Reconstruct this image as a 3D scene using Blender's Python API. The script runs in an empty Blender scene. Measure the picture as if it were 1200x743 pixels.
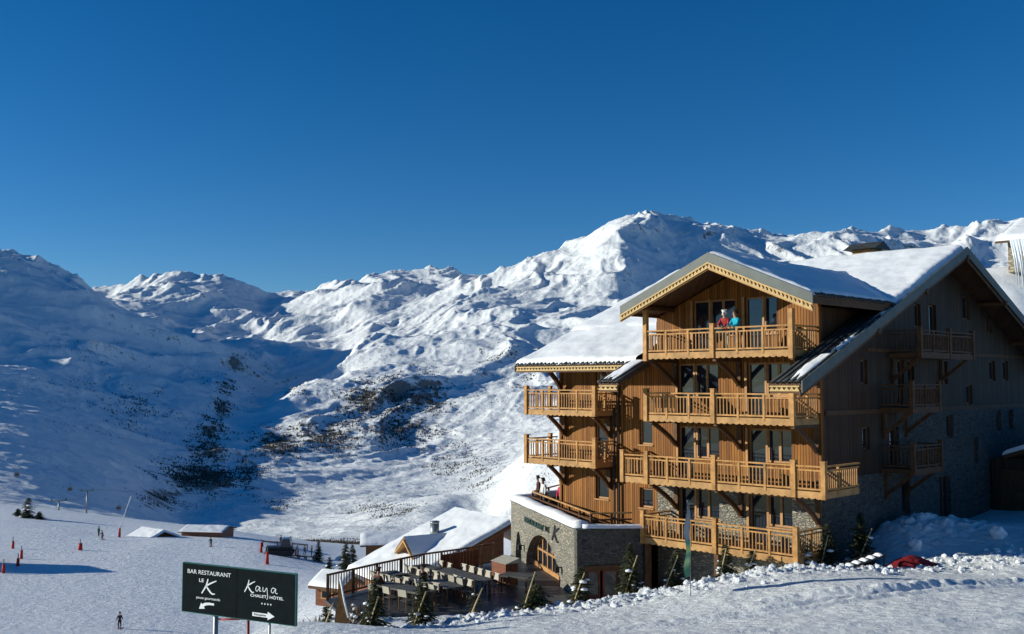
import bpy, bmesh, math, random
import numpy as np
from mathutils import Vector, Matrix
R_ = math.radians
scene = bpy.context.scene
col = scene.collection
# ------------------------------------------------------------------ camera
cam_d = bpy.data.cameras.new("camera"); cam = bpy.data.objects.new("camera", cam_d); col.objects.link(cam)
cam_d.sensor_width = 36.0; cam_d.lens = 36.0 * 1178 / 1200
cam_d.clip_start = 0.5; cam_d.clip_end = 40000
cam.location = (0, 0, 0); cam.rotation_euler = (R_(90) + math.atan(77.5 / 1178), 0, 0)
scene.camera = cam
# ------------------------------------------------------------------ world, sun, exposure
SUN_EL, SUN_HEAD = 16.0, -1.5        # elevation; compass heading of the light (0 = +X, positive = away from the camera)
w = bpy.data.worlds.new("World"); scene.world = w; w.use_nodes = True
nt = w.node_tree; nt.nodes.clear()
out = nt.nodes.new("ShaderNodeOutputWorld"); bg = nt.nodes.new("ShaderNodeBackground")
sky = nt.nodes.new("ShaderNodeTexSky"); sky.sky_type = 'NISHITA'; sky.sun_disc = False
sky.sun_elevation = R_(SUN_EL)
sx, sy = -math.cos(R_(SUN_HEAD)), -math.sin(R_(SUN_HEAD))      # direction towards the sun
sky.sun_rotation = math.atan2(sx, sy)
sky.altitude = 2200; sky.air_density = 1.0; sky.dust_density = 0.0; sky.ozone_density = 4.0
hs = nt.nodes.new("ShaderNodeHueSaturation"); hs.inputs['Hue'].default_value = 0.503; hs.inputs['Saturation'].default_value = 1.26; hs.inputs['Value'].default_value = 1.0
nt.links.new(sky.outputs[0], hs.inputs['Color']); nt.links.new(hs.outputs[0], bg.inputs[0])
bg.inputs[1].default_value = 0.092
nt.links.new(bg.outputs[0], out.inputs[0])
sd = bpy.data.lights.new("sun", 'SUN'); sd.energy = 5.0; sd.angle = R_(0.5); sd.color = (1.0, 0.97, 0.83)
sun = bpy.data.objects.new("sun", sd); col.objects.link(sun)
sdir = Vector((sx * math.cos(R_(SUN_EL)), sy * math.cos(R_(SUN_EL)), math.sin(R_(SUN_EL))))
sun.rotation_euler = sdir.to_track_quat('Z', 'Y').to_euler(); sun.location = (-60, 10, 60)
vs = scene.view_settings; vs.view_transform = 'Standard'; vs.look = 'None'; vs.exposure = 0.15; vs.gamma = 1.0

# ------------------------------------------------------------------ helpers
def tag(o, label=None, cat=None, group=None, kind=None):
    if label: o['label'] = label
    if cat: o['category'] = cat
    if group: o['group'] = group
    if kind: o['kind'] = kind
    return o
def empty(name, loc, rz=0.0, label=None, cat=None, group=None):
    o = bpy.data.objects.new(name, None); o.empty_display_size = 0.3; col.objects.link(o)
    o.location = loc; o.rotation_euler = (0, 0, rz); tag(o, label, cat, group); return o
def link(name, me, parent=None, loc=None):
    o = bpy.data.objects.new(name, me); col.objects.link(o)
    if parent: o.parent = parent
    if loc is not None: o.location = loc
    return o
KIDS = {}
def copy_tree(o, parent=None):
    c = o.copy(); col.objects.link(c)
    if parent: c.parent = parent
    for ch in o.children: copy_tree(ch, c)
    return c

_rng = np.random.RandomState(7)
_perm = _rng.permutation(512).astype(np.int64)
_g = _rng.rand(512) * 2 * math.pi
def perlin(x, y, seed=0):
    xi = np.floor(x).astype(np.int64); yi = np.floor(y).astype(np.int64)
    xf = x - xi; yf = y - yi
    u = xf * xf * xf * (xf * (xf * 6 - 15) + 10); v = yf * yf * yf * (yf * (yf * 6 - 15) + 10)
    def gr(ix, iy, dx, dy):
        h = _perm[(_perm[(ix + seed * 37) & 511] + iy) & 511]; a = _g[h]
        return np.cos(a) * dx + np.sin(a) * dy
    n00 = gr(xi, yi, xf, yf); n10 = gr(xi + 1, yi, xf - 1, yf)
    n01 = gr(xi, yi + 1, xf, yf - 1); n11 = gr(xi + 1, yi + 1, xf - 1, yf - 1)
    return (n00 * (1 - u) + n10 * u) * (1 - v) + (n01 * (1 - u) + n11 * u) * v
def fbm(x, y, oct=5, seed=0, gain=0.5):
    s = 0; a = 1.0; f = 1.0
    for i in range(oct):
        s = s + a * perlin(x * f, y * f, seed + i); a *= gain; f *= 2.03
    return s
def ridged(x, y, oct=6, seed=0, gain=0.5):
    s = 0; a = 1.0; f = 1.0; wgt = 1.0
    for i in range(oct):
        n = 1 - np.abs(perlin(x * f, y * f, seed + i) * 1.6); n = n * n * wgt
        s = s + a * n; wgt = np.clip(n * 1.2, 0, 1); a *= gain; f *= 2.07
    return s
def tps_fit(P, v, reg=0.0):
    n = len(P); d = np.linalg.norm(P[:, None] - P[None], axis=2)
    K = np.where(d > 0, d * d * np.log(d + 1e-12), 0) + reg * np.eye(n)
    Q = np.c_[np.ones(n), P]; M = np.block([[K, Q], [Q.T, np.zeros((3, 3))]])
    return P, np.linalg.solve(M, np.r_[v, 0, 0, 0])
def tps_eval(fit, X):
    P, w = fit; out = w[-3] + X[:, 0] * w[-2] + X[:, 1] * w[-1]
    for i in range(len(P)):
        d2 = (X[:, 0] - P[i, 0]) ** 2 + (X[:, 1] - P[i, 1]) ** 2
        out += w[i] * 0.5 * d2 * np.log(d2 + 1e-12)
    return out
def grid_mesh(name, X, Y, Z, mats, attrs=None, smooth=True):
    nr, nc = X.shape
    me = bpy.data.meshes.new(name)
    idx = np.arange(nr * nc).reshape(nr, nc)
    q = np.stack([idx[:-1, :-1], idx[:-1, 1:], idx[1:, 1:], idx[1:, :-1]], -1).reshape(-1, 4)
    me.vertices.add(nr * nc); me.vertices.foreach_set("co", np.stack([X, Y, Z], -1).astype(np.float32).ravel())
    me.loops.add(q.size); me.loops.foreach_set("vertex_index", q.astype(np.int32).ravel())
    me.polygons.add(len(q)); me.polygons.foreach_set("loop_start", np.arange(0, q.size, 4, dtype=np.int32))
    me.polygons.foreach_set("loop_total", np.full(len(q), 4, dtype=np.int32))
    me.polygons.foreach_set("use_smooth", np.full(len(q), smooth))
    for m in mats: me.materials.append(m)
    me.update(calc_edges=True)
    for k, a in (attrs or {}).items():
        at = me.attributes.new(k, 'FLOAT', 'POINT'); at.data.foreach_set("value", a.astype(np.float32).ravel())
    return me
# ------------------------------------------------------------------ node material helper
class NM:
    def __init__(s, name, rough=0.8, base=(0.5, 0.5, 0.5), spec=0.3, metal=0.0):
        s.m = bpy.data.materials.new(name); s.m.use_nodes = True; s.t = s.m.node_tree
        s.b = s.t.nodes['Principled BSDF']; s.b.inputs['Roughness'].default_value = rough
        s.b.inputs['Base Color'].default_value = (*base, 1); s.b.inputs['Metallic'].default_value = metal
        s.b.inputs['Specular IOR Level'].default_value = spec
    def n(s, typ, ins=None, **kw):
        nd = s.t.nodes.new(typ)
        for k, v in kw.items(): setattr(nd, k, v)
        for k, v in (ins or {}).items():
            if isinstance(v, bpy.types.NodeSocket): s.t.links.new(v, nd.inputs[k])
            elif isinstance(v, tuple) and len(v) == 3 and nd.inputs[k].type == 'RGBA': nd.inputs[k].default_value = (*v, 1)
            else: nd.inputs[k].default_value = v
        return nd
    def l(s, a, b): s.t.links.new(a, b)
    def coords(s, scale=(1, 1, 1), rot=(0, 0, 0), kind='Object'):
        tc = s.n('ShaderNodeTexCoord')
        return s.n('ShaderNodeMapping', {'Vector': tc.outputs[kind], 'Scale': scale, 'Rotation': rot}).outputs[0]
    def noise(s, vec, scale, detail=5, rough=0.55):
        return s.n('ShaderNodeTexNoise', {'Vector': vec, 'Scale': scale, 'Detail': detail, 'Roughness': rough}).outputs[0]
    def ramp(s, fac, stops, interp='LINEAR'):
        r = s.n('ShaderNodeValToRGB', {'Fac': fac}); cr = r.color_ramp; cr.interpolation = interp
        while len(cr.elements) < len(stops): cr.elements.new(0.5)
        for e, (p, c) in zip(cr.elements, stops):
            e.position = p; e.color = (*c, 1) if isinstance(c, tuple) else (c, c, c, 1)
        return r.outputs[0]
    def math(s, op, a, b=0.0, c=None):
        d = {0: a, 1: b}
        if c is not None: d[2] = c
        return s.n('ShaderNodeMath', d, operation=op).outputs[0]
    def mix(s, fac, a, b, mode='MIX'):
        return s.n('ShaderNodeMixRGB', {'Fac': fac, 'Color1': a, 'Color2': b}, blend_type=mode).outputs[0]
    def bump(s, h, dist=0.01, strength=1.0):
        s.l(s.n('ShaderNodeBump', {'Height': h, 'Distance': dist, 'Strength': strength}).outputs[0], s.b.inputs['Normal'])
    def color(s, c): s.l(c, s.b.inputs['Base Color'])

# mountain snow with shrubs and rock showing through
k = NM('mountain_snow', 0.75)
v = k.coords()
at = k.n('ShaderNodeAttribute', attribute_name='rock').outputs['Fac']
n1 = k.noise(v, 0.035, 8, 0.72); n2 = k.noise(v, 0.11, 6, 0.75)
nn = k.math('ADD', k.math('MULTIPLY', n1, 0.65), k.math('MULTIPLY', n2, 0.35))
th = k.math('ADD', nn, k.math('MULTIPLY', at, 0.22))
fac = k.ramp(th, [(0.69, 0.0), (0.76, 0.85)])
rc = k.ramp(k.noise(v, 0.06, 3), [(0.35, (0.035, 0.04, 0.035)), (0.65, (0.11, 0.085, 0.06))])
k.color(k.mix(fac, (0.80, 0.83, 0.845), rc))
rn_ = k.n('ShaderNodeTexNoise', {'Vector': v, 'Scale': 0.016, 'Detail': 10, 'Roughness': 0.62}, noise_type='RIDGED_MULTIFRACTAL', normalize=True).outputs[0]
k.bump(k.math('ADD', k.math('MULTIPLY', rn_, 1.0), k.math('MULTIPLY', k.noise(v, 0.05, 9, 0.66), 0.8)), 9.0, 0.7)
M_MTN = k.m

# ------------------------------------------------------------------ mountains and ski slope: one surface through surveyed points
F_ = 1178.0; PIT = math.atan(77.5 / F_)
def sv(px, py, Y):           # survey sheet entry: bearing, distance and height read off the photograph
    dx = (px - 600) / F_; dz = (371.5 - py) / F_
    dy = math.cos(PIT) - dz * math.sin(PIT); z = math.sin(PIT) + dz * math.cos(PIT)
    x = dx / dy; z = z / dy
    return x, z, Y
SURV = [ # px, py, distance
 # left mountain crest and beyond
 (-700,330,1700),(-420,325,2000),(-200,275,3100),(-100,268,3150),(0,291,3250),(60,312,3400),(120,338,3600),(0,330,4200),(60,350,4400),(-200,300,4000),(42,352,2450),(0,346,2400),(-100,338,2350),(-200,335,2300),(100,372,2500),
 (-400,420,1400),(-200,380,1700),(0,400,1900),(0,500,1000),(-200,514,800),(-500,514,800),(100,400,2300),(100,500,1250),(200,400,2700),(200,480,1700),(150,560,950),
 (275,428,2500),(262,480,1850),(240,540,1350),(205,585,1000),(215,612,850),(265,600,900),
 # middle peaks
 (130,348,5000),(160,331,5400),(195,320,5500),(262,323,5600),(320,345,5700),(195,345,7000),(300,365,7000),(110,360,4200),(170,372,4100),(220,388,3900),
 (290,405,3300),(330,392,4100),(290,385,4600),(370,337,5700),(430,321,5900),(470,316,5900),(515,312,6000),(560,323,6000),(430,350,7600),(520,345,7600),(360,375,4600),(430,365,4500),(480,345,5000),
 (320,445,2750),(380,432,2900),(300,482,2250),
 (405,424,2550),(345,460,2050),(300,498,1700),(278,532,1450),(300,572,1120),(280,612,810),
 # great mountain
 (620,302,5000),(680,280,4800),(712,262,4700),(740,247,4950),(770,247,4900),(800,254,4750),(860,262,4500),(960,276,4400),(1070,267,5700),(1165,258,6500),(1200,255,6500),(1400,262,6500),(1800,300,6500),
 (740,300,6400),(860,310,6600),(620,340,6600),(1000,310,8000),(1200,300,8500),(1600,340,8500),
 (420,400,2850),(480,380,3050),(530,375,3050),(600,352,3350),(660,330,3700),(720,300,4050),(800,300,4150),(900,310,4000),(1000,300,4100),(1130,300,5200),
 (500,430,2350),(460,440,2250),(560,420,2450),(620,400,2650),(700,380,2900),(800,400,2800),(1000,400,2800),(1200,380,3000),
 (380,500,1800),(450,500,1850),(520,500,1850),(600,480,1900),(700,480,1700),(400,560,1290),(480,560,1330),(560,540,1420),(350,600,950),(420,600,950),(500,590,1000),(450,585,1050),(490,578,1150),(520,593,1050),(520,588,760),(480,592,800),(575,609,700),(545,605,720),(620,556,690),(600,575,700),
 (620,545,1000),(640,520,900),(640,600,600),(700,560,500),(800,500,480),(1000,440,420),(1200,400,400),(1600,380,400),(560,615,650),
 # lower valley and ski slope
 (0,578,520),(60,596,480),(120,604,460),(180,612,520),(0,560,620),(-200,570,420),(-500,600,300),
 (250,628,480),(300,632,420),(380,636,420),(450,640,330),(520,640,260),
 (0,607,212),(75,619,199),(115,626,194),(180,631,189),(260,632,193),(310,640,186),(370,652,190),(-200,611,190),(-500,596,190),(-500,722,100),
 (0,640,167.5),(0,670,141),(0,743,101.5),(100,680,137),(140,738,106),(200,690,134),(250,650,170),(120,640,174),(300,743,107.7),(300,690,137),(350,680,147),
 (400,672,160),(450,700,110),(430,760,85),(500,700,110),(560,680,110),(650,680,110),(800,640,130),(1000,600,130),(1250,520,120),(1600,500,120),
 (-1440,650,110),(-1440,852,60),(-1440,580,300),(-1440,520,800),(-1440,400,1700),(-1440,330,3000),(-900,678,110),(-900,600,250),(-900,480,800),
 (0,820,75),(200,880,60),(-300,846,70),(-500,899,60),(350,900,52),(600,800,62),(800,760,62),(1000,700,66),(1250,610,72),(1600,560,72),(100,1000,48),(600,860,52),(1000,780,52),(1300,640,58),
]
P_ = []; V_ = []
for px, py, Y in SURV:
    x, z, Yy = sv(px, py, Y); P_.append((math.atan(x) * 3.0, math.log(Y))); V_.append(z)
CORR = None
FIT = tps_fit(np.array(P_), np.array(V_), 1e-4)
def terrain_z(az, Y):        # az: array of bearings, Y: forward distance
    X = np.tan(az) * Y
    z = tps_eval(FIT, np.c_[az.ravel() * 3.0, np.log(Y.ravel())]).reshape(az.shape) * Y
    amp = np.clip((Y - 420) / 1300, 0, 1)
    big = ridged(X / 900 + 3.1, Y / 900 + 1.7, 7, 3, 0.52) - 1.05
    med = fbm(X / 160, Y / 160, 5, 11, 0.55)
    z = z + amp * (big * (8 + 0.010 * np.clip(Y - 1000, 0, 5000)) + med * 6)
    u_ = X * 0.94 - Y * 0.34; v_ = X * 0.34 + Y * 0.94                 # gullies run down towards the stream
    wp_ = fbm(X / 700, Y / 700, 3, 91) * 0.9
    g1 = ridged(u_ / 330 + wp_, v_ / 1100 + 4, 6, 61, 0.56) - 1.05; g2 = ridged(u_ / 110 + wp_ * 2, v_ / 300, 4, 68, 0.6) - 1.0
    z = z + amp * (g1 * 24 + g2 * 4.8) * np.clip(0.45 + (Y - 1200) / 2600, 0.45, 1.0)
    cr = 1 - np.abs(perlin(X / 42, Y / 42, 81)) * 2; z = z + amp * np.clip(cr, 0, 1) ** 3 * 2.6 * (0.4 + np.clip(fbm(X / 300, Y / 300, 3, 83) * 2, 0, 1.4))
    z = z + np.clip((Y - 300) / 300, 0, 1) * fbm(X / 40, Y / 40, 4, 21) * 2.2
    z = z + fbm(X / 22, Y / 22, 3, 31) * 0.22
    if CORR is not None: z = z + Y * np.interp(az, *CORR) * (lambda q: q * q * (3 - 2 * q))(np.clip((Y - 1800) / 2200, 0, 1) * np.where(az < -0.35, 1, 1))
    return X, z
SILH = [(-300,262),(-100,262),(0,291),(15,294),(60,313),(120,338),(135,335),(160,325),(195,318),(230,320),(262,322),(290,333),(322,345),(345,340),(370,335),(400,332),(430,320),(450,318),(480,316),(515,312),(540,318),(566,323),(590,313),(620,303),(650,291),(680,279),(710,262),(735,249),(765,246),(800,252),(850,264),(900,270),(950,275),(985,268),(1020,266),(1045,270),(1070,265),(1095,270),(1130,262),(1160,257),(1200,256),(1400,262),(1500,265)]
def fix_crests():            # lifts or lowers the far crests to their surveyed heights
    global CORR
    base = terrain_z; a = np.arctan((np.arange(-60, 1270, 6) - 600) / F_); y = np.exp(np.linspace(math.log(1800), math.log(7000), 260))
    A, Yg = np.meshgrid(a, y); X, Z = terrain_z(A, Yg); e = (Z / Yg).max(0)
    t = np.interp(600 + F_ * np.tan(a), [p[0] for p in SILH], [(449 - p[1]) / F_ for p in SILH])
    d = t - e; ker = np.hanning(15); ker /= ker.sum(); d = np.convolve(np.pad(d, 7, mode='edge'), ker, mode='valid')
    CORR = (a, d)
def rock_field(az, Y, px_of, py_of):
    g = np.zeros_like(Y)
    blobs = [(276,428,16,14,.7),(268,455,15,18,.85),(262,480,17,18,.9),(250,505,22,20,1.0),(244,530,30,22,1.05),(238,560,62,24,1.15),(195,580,36,20,1.0),(292,552,26,34,.9),(225,520,22,18,.6),(300,520,22,18,.6),(480,465,60,30,1.1),(430,470,45,30,1.05),(380,510,65,30,.9),(470,500,60,28,.95),(330,520,40,28,1.0),
             (520,540,60,25,.6),(330,590,30,14,.6),(560,560,30,20,.5),(470,600,70,14,.6),(350,455,25,20,.5),(160,480,60,40,.45),(120,450,70,50,.25),(300,440,60,14,.35),
             (640,560,30,20,.4),(590,420,50,30,.5),(620,450,30,40,.5),(350,375,60,14,.4),(820,275,50,12,.5),(900,290,80,14,.4),(700,330,80,50,.1),(1100,290,80,16,.45),(220,335,50,10,.35),(450,370,80,30,.15),(400,640,80,12,.8)]
    for bx, by, sx_, sy_, a in blobs:
        g = np.maximum(g, a * np.exp(-((px_of - bx) / sx_) ** 2 - ((py_of - by) / sy_) ** 2))
    return g
CORR = None
fix_crests()
def terrain_mesh(name, azs, ys):
    AZ, YY = np.meshgrid(azs, ys)
    X, Z = terrain_z(AZ, YY)
    px = 600 + F_ * X / YY; py = 449 - F_ * Z / YY
    rock = rock_field(AZ, YY, px, py)
    rock = rock * np.clip((YY - 300) / 150, 0, 1) + 0.14
    gx_ = np.gradient(Z, axis=1) / np.maximum(np.gradient(X, axis=1), 1e-6); rowY = np.gradient(YY, axis=0); gy_ = (np.gradient(Z, axis=0) - gx_ * np.gradient(X, axis=0)) / rowY
    st_ = np.hypot(gx_, gy_); rock = rock + 0.75 * np.clip(st_ - 0.62, 0, 0.8) * np.clip((YY - 900) / 600, 0, 1)
    rock = np.where(YY < 300, -0.6, rock)
    return grid_mesh(name, X, YY, Z, [M_MTN], {'rock': rock})
azs = R_(1) * np.concatenate([np.linspace(-66, -31, 60, endpoint=False), np.linspace(-31, 31, 860), np.linspace(31, 66, 60)[1:]])
ys = np.exp(np.concatenate([np.linspace(math.log(290), math.log(1000), 170, endpoint=False), np.linspace(math.log(1000), math.log(7500), 600), np.linspace(math.log(7500), math.log(12000), 12)[1:]]))
tag(link('mountains', terrain_mesh('mountains', azs, ys)), 'snow covered mountains around the valley, left one in shadow', kind='structure')

# shrubs, larches and boulders standing in the snow of the valley sides: tens of thousands, one mass
_r = np.random.RandomState(12); N = 620000
A_ = np.arctan((_r.uniform(-30, 1230, N) - 600) / F_); Y_ = np.exp(_r.uniform(math.log(420), math.log(5200), N))
X_, Z_ = terrain_z(A_[:, None], Y_[:, None]); X_ = X_[:, 0]; Z_ = Z_[:, 0]
PX = 600 + F_ * X_ / Y_; PY = 449 - F_ * Z_ / Y_
g_ = rock_field(None, Y_, PX, PY)
cl_ = fbm(X_ / 55, Y_ / 55, 4, 71, 0.6) + 0.5 * fbm(X_ / 260, Y_ / 260, 3, 75)
keep = (cl_ > 0.42 - 0.80 * g_) & (_r.rand(N) < np.clip(0.12 + 0.9 * g_, 0, 1)) & (PY > 335 - 25 * (PX > 600))
X_, Z_, Y_, g_ = X_[keep], Z_[keep], Y_[keep], g_[keep]; n_ = len(X_)
hh = (0.7 + 2.4 * _r.rand(n_) ** 2) * np.clip(Y_ / 1500, 0.45, 2.2) * (0.55 + 0.6 * g_); ww = hh * _r.uniform(0.45, 1.1, n_); an_ = _r.uniform(0, 6.28, n_)
vv = np.zeros((n_, 5, 3), np.float32)
for j in range(4):
    vv[:, j, 0] = X_ + np.cos(an_ + j * 1.571) * ww * (0.6 + 0.4 * _r.rand(n_)); vv[:, j, 1] = Y_ + np.sin(an_ + j * 1.571) * ww; vv[:, j, 2] = Z_ - 0.8
vv[:, 4, 0] = X_ + _r.uniform(-.4, .4, n_) * ww; vv[:, 4, 1] = Y_; vv[:, 4, 2] = Z_ + hh
b_ = (np.arange(n_) * 5)[:, None, None]; tri = (b_ + np.array([[0, 1, 4], [1, 2, 4], [2, 3, 4], [3, 0, 4]])[None]).reshape(-1)
me = bpy.data.meshes.new('mountain_shrubs'); me.vertices.add(n_ * 5); me.vertices.foreach_set('co', vv.ravel()); me.loops.add(len(tri)); me.loops.foreach_set('vertex_index', tri.astype(np.int32))
me.polygons.add(len(tri) // 3); me.polygons.foreach_set('loop_start', np.arange(0, len(tri), 3, dtype=np.int32)); me.polygons.foreach_set('loop_total', np.full(len(tri) // 3, 3, dtype=np.int32)); me.update(calc_edges=True)
k = NM('shrub_dark', 0.9); k.color(k.ramp(k.noise(k.coords(), 0.02, 3), [(0.4, (0.04, 0.04, 0.03)), (0.6, (0.11, 0.08, 0.055))])); me.materials.append(k.m)
tag(link('mountain_shrubs', me), 'dark larches, shrubs and boulders poking out of the snow on the valley sides', 'shrubs', kind='stuff')
print('SHRUBS', n_)
# ------------------------------------------------------------------ more materials
def simple(name, c, rough=0.7, spec=0.3, var=0.25, scale=6.0, bump=0.0, metal=0.0):
    k = NM(name, rough, c, spec, metal); v = k.coords()
    n = k.noise(v, scale, 5)
    k.color(k.mix(k.ramp(n, [(0.3, 0.0), (0.7, 1.0)]), tuple(x * (1 - var) for x in c), tuple(min(1, x * (1 + var)) for x in c)))
    if bump: k.bump(k.noise(v, scale * 6, 4), bump, 0.8)
    return k.m
def boards_mat(name, dark, light, width=0.135, axis='xy', rough=0.65, horiz=False):
    k = NM(name, rough, light, 0.25)
    tc = k.n('ShaderNodeTexCoord'); sp = k.n('ShaderNodeSeparateXYZ', {0: tc.outputs['Object']})
    if horiz: s = k.math('MULTIPLY', sp.outputs[2], 1 / width)
    else: s = k.math('MULTIPLY', k.math('ADD', sp.outputs[0], sp.outputs[1]), 1 / width)
    idx = k.math('FLOOR', s); fr = k.math('FRACT', s)
    wn = k.n('ShaderNodeTexWhiteNoise', {'W': idx}, noise_dimensions='1D').outputs[0]
    vec = k.n('ShaderNodeCombineXYZ', {0: k.math('MULTIPLY', s, 2.0), 1: k.math('MULTIPLY', wn, 40.0), 2: k.math('MULTIPLY', sp.outputs[2], 0.5 if not horiz else 2.0)}).outputs[0]
    gr = k.noise(vec, 2.6, 6, 0.65)
    st = k.noise(k.coords((0.35, 0.35, 0.7)), 1.0, 4, 0.6)
    c1 = k.mix(wn, dark, light)
    c2 = k.mix(k.ramp(gr, [(0.35, 0.0), (0.75, 0.6)]), c1, tuple(x * 0.35 for x in dark))
    c3 = k.mix(k.ramp(st, [(0.45, 0.0), (0.75, 0.4)]), c2, (dark[0] * 0.6, dark[1] * 0.62, dark[2] * 0.8))
    gap = k.ramp(fr, [(0.0, 1.0), (0.06, 1.0), (0.10, 0.0), (0.92, 0.0), (0.96, 1.0)])
    k.color(k.mix(gap, c3, (0.015, 0.008, 0.004)))
    h = k.math('SUBTRACT', k.math('ADD', k.math('MULTIPLY', gr, 0.15), k.math('MULTIPLY', wn, 0.35)), gap)
    k.bump(h, 0.018, 0.9)
    return k.m
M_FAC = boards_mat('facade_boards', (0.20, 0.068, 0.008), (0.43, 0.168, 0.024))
M_GREYB = boards_mat('shade_dark_boards', (0.05, 0.031, 0.018), (0.095, 0.062, 0.038))  # side boards: base colour darkened to deepen the shade on that facade
M_FAC2 = boards_mat('shade_dark_facade_boards', (0.06, 0.026, 0.011), (0.11, 0.05, 0.02))  # shaded copy of the facade boards, the shade is put into the colour
M_RAIL = simple('railing_wood', (0.41, 0.205, 0.058), 0.6, var=0.35, scale=3.5, bump=0.01)
M_BAL = simple('baluster_wood', (0.34, 0.17, 0.055), 0.6, var=0.3, scale=2.0)
M_FASC = simple('fascia_wood', (0.40, 0.22, 0.08), 0.65, var=0.3, scale=2.5, bump=0.01)
M_LACE = simple('carved_trim', (0.50, 0.34, 0.14), 0.6, var=0.2, scale=4)
M_BEAM = simple('dark_beam', (0.10, 0.046, 0.018), 0.65, var=0.35, scale=4, bump=0.01)
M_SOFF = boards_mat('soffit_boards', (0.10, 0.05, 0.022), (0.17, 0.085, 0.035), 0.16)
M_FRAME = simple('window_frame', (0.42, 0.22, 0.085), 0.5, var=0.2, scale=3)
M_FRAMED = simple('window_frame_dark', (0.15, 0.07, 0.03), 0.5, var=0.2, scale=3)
k = NM('window_glass', 0.06, (0.012, 0.018, 0.03), 0.9); v = k.coords()
k.bump(k.noise(v, 1.2, 2), 0.01, 0.35); M_GLASS = k.m
M_CURT = simple('curtain', (0.35, 0.33, 0.30), 0.9, var=0.2, scale=2)
M_FLASH = simple('zinc_flashing', (0.085, 0.10, 0.095), 0.5, var=0.2, scale=2)
M_TILE = simple('roof_tile', (0.045, 0.047, 0.045), 0.6, var=0.4, scale=3, bump=0.01)
M_METAL = simple('galvanised_metal', (0.22, 0.24, 0.25), 0.4, var=0.15, scale=5, metal=0.6)
M_BLACK = simple('black_iron', (0.02, 0.02, 0.022), 0.5, var=0.2)
def stone_mat(name, cols, sc=5.2, rough=0.85, mortar=(0.16, 0.15, 0.135)):
    k = NM(name, rough); v = k.coords((sc, sc, sc * 2.3))
    vd = k.n('ShaderNodeMixRGB', {'Fac': 0.16, 'Color1': v, 'Color2': k.n('ShaderNodeTexNoise', {'Vector': v, 'Scale': 1.5}).outputs['Color']}).outputs[0]
    vo = k.n('ShaderNodeTexVoronoi', {'Vector': vd, 'Scale': 1.0, 'Randomness': 0.85})
    ve = k.n('ShaderNodeTexVoronoi', {'Vector': vd, 'Scale': 1.0, 'Randomness': 0.85}, feature='DISTANCE_TO_EDGE').outputs[0]
    wv = k.n('ShaderNodeSeparateColor', {0: vo.outputs['Color']})
    c = k.ramp(wv.outputs[0], [(i / (len(cols) - 1), cc) for i, cc in enumerate(cols)])
    c = k.mix(k.math('MULTIPLY', k.noise(v, 4.0, 5, 0.7), 0.5), c, tuple(x * 0.45 for x in cols[0]))
    e = k.ramp(ve, [(0.02, 1.0), (0.09, 0.0)])
    k.color(k.mix(e, c, mortar))
    h = k.math('ADD', k.math('MULTIPLY', k.ramp(ve, [(0.0, 0.0), (0.16, 1.0)]), 0.7), k.math('ADD', k.math('MULTIPLY', wv.outputs[1], 0.5), k.math('MULTIPLY', k.noise(v, 5, 4), 0.35)))
    k.bump(h, 0.05, 1.0); return k.m
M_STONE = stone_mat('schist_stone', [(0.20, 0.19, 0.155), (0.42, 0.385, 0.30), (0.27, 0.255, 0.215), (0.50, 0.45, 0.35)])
M_STONE2 = stone_mat('shade_dark_schist', [(0.05, 0.052, 0.048), (0.12, 0.115, 0.10), (0.08, 0.078, 0.07), (0.14, 0.13, 0.11)], 4.4)  # grey stone with the side facade's shade worked into darker tones
M_STONEP = stone_mat('pale_house_stone', [(0.30, 0.26, 0.18), (0.52, 0.44, 0.30), (0.38, 0.33, 0.24)], 2.0)
# snow, near and on roofs
k = NM('roof_snow', 0.6, (0.84, 0.86, 0.88), 0.35); v = k.coords()
k.bump(k.math('ADD', k.noise(v, 1.1, 4, 0.5), k.math('MULTIPLY', k.noise(v, 14, 4, 0.6), 0.12)), 0.09, 0.7); M_SNOW = k.m
k = NM('ground_snow', 0.6, (0.82, 0.84, 0.87), 0.35); v = k.coords()
tr = k.n('ShaderNodeTexWave', {'Vector': k.coords((1, 1, 1), (0, 0, R_(-62))), 'Scale': 0.75, 'Distortion': 7.0, 'Detail': 4.0, 'Detail Scale': 1.4}).outputs[1]
h = k.math('ADD', k.noise(v, 2.6, 8, 0.68), k.math('MULTIPLY', tr, 0.07))
k.bump(h, 0.16, 0.9)
rk = k.ramp(k.noise(v, 9, 4, 0.7), [(0.74, 0.0), (0.80, 0.5)])
k.color(k.mix(rk, (0.74, 0.765, 0.775), (0.42, 0.41, 0.38))); M_GSNOW = k.m
M_CLOD = simple('snow_clod', (0.82, 0.84, 0.87), 0.7, var=0.04, scale=5, bump=0.03)
# piste snow
k = NM('piste_snow', 0.65, (0.80, 0.83, 0.86), 0.3); v = k.coords()
wv = k.noise(k.coords((0.10, 0.9, 1), (0, 0, R_(14))), 1.0, 6, 0.6)
k.bump(k.math('ADD', wv, k.math('MULTIPLY', k.noise(v, 0.9, 6, 0.7), 0.8)), 0.40, 0.9); M_PISTE = k.m

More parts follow.
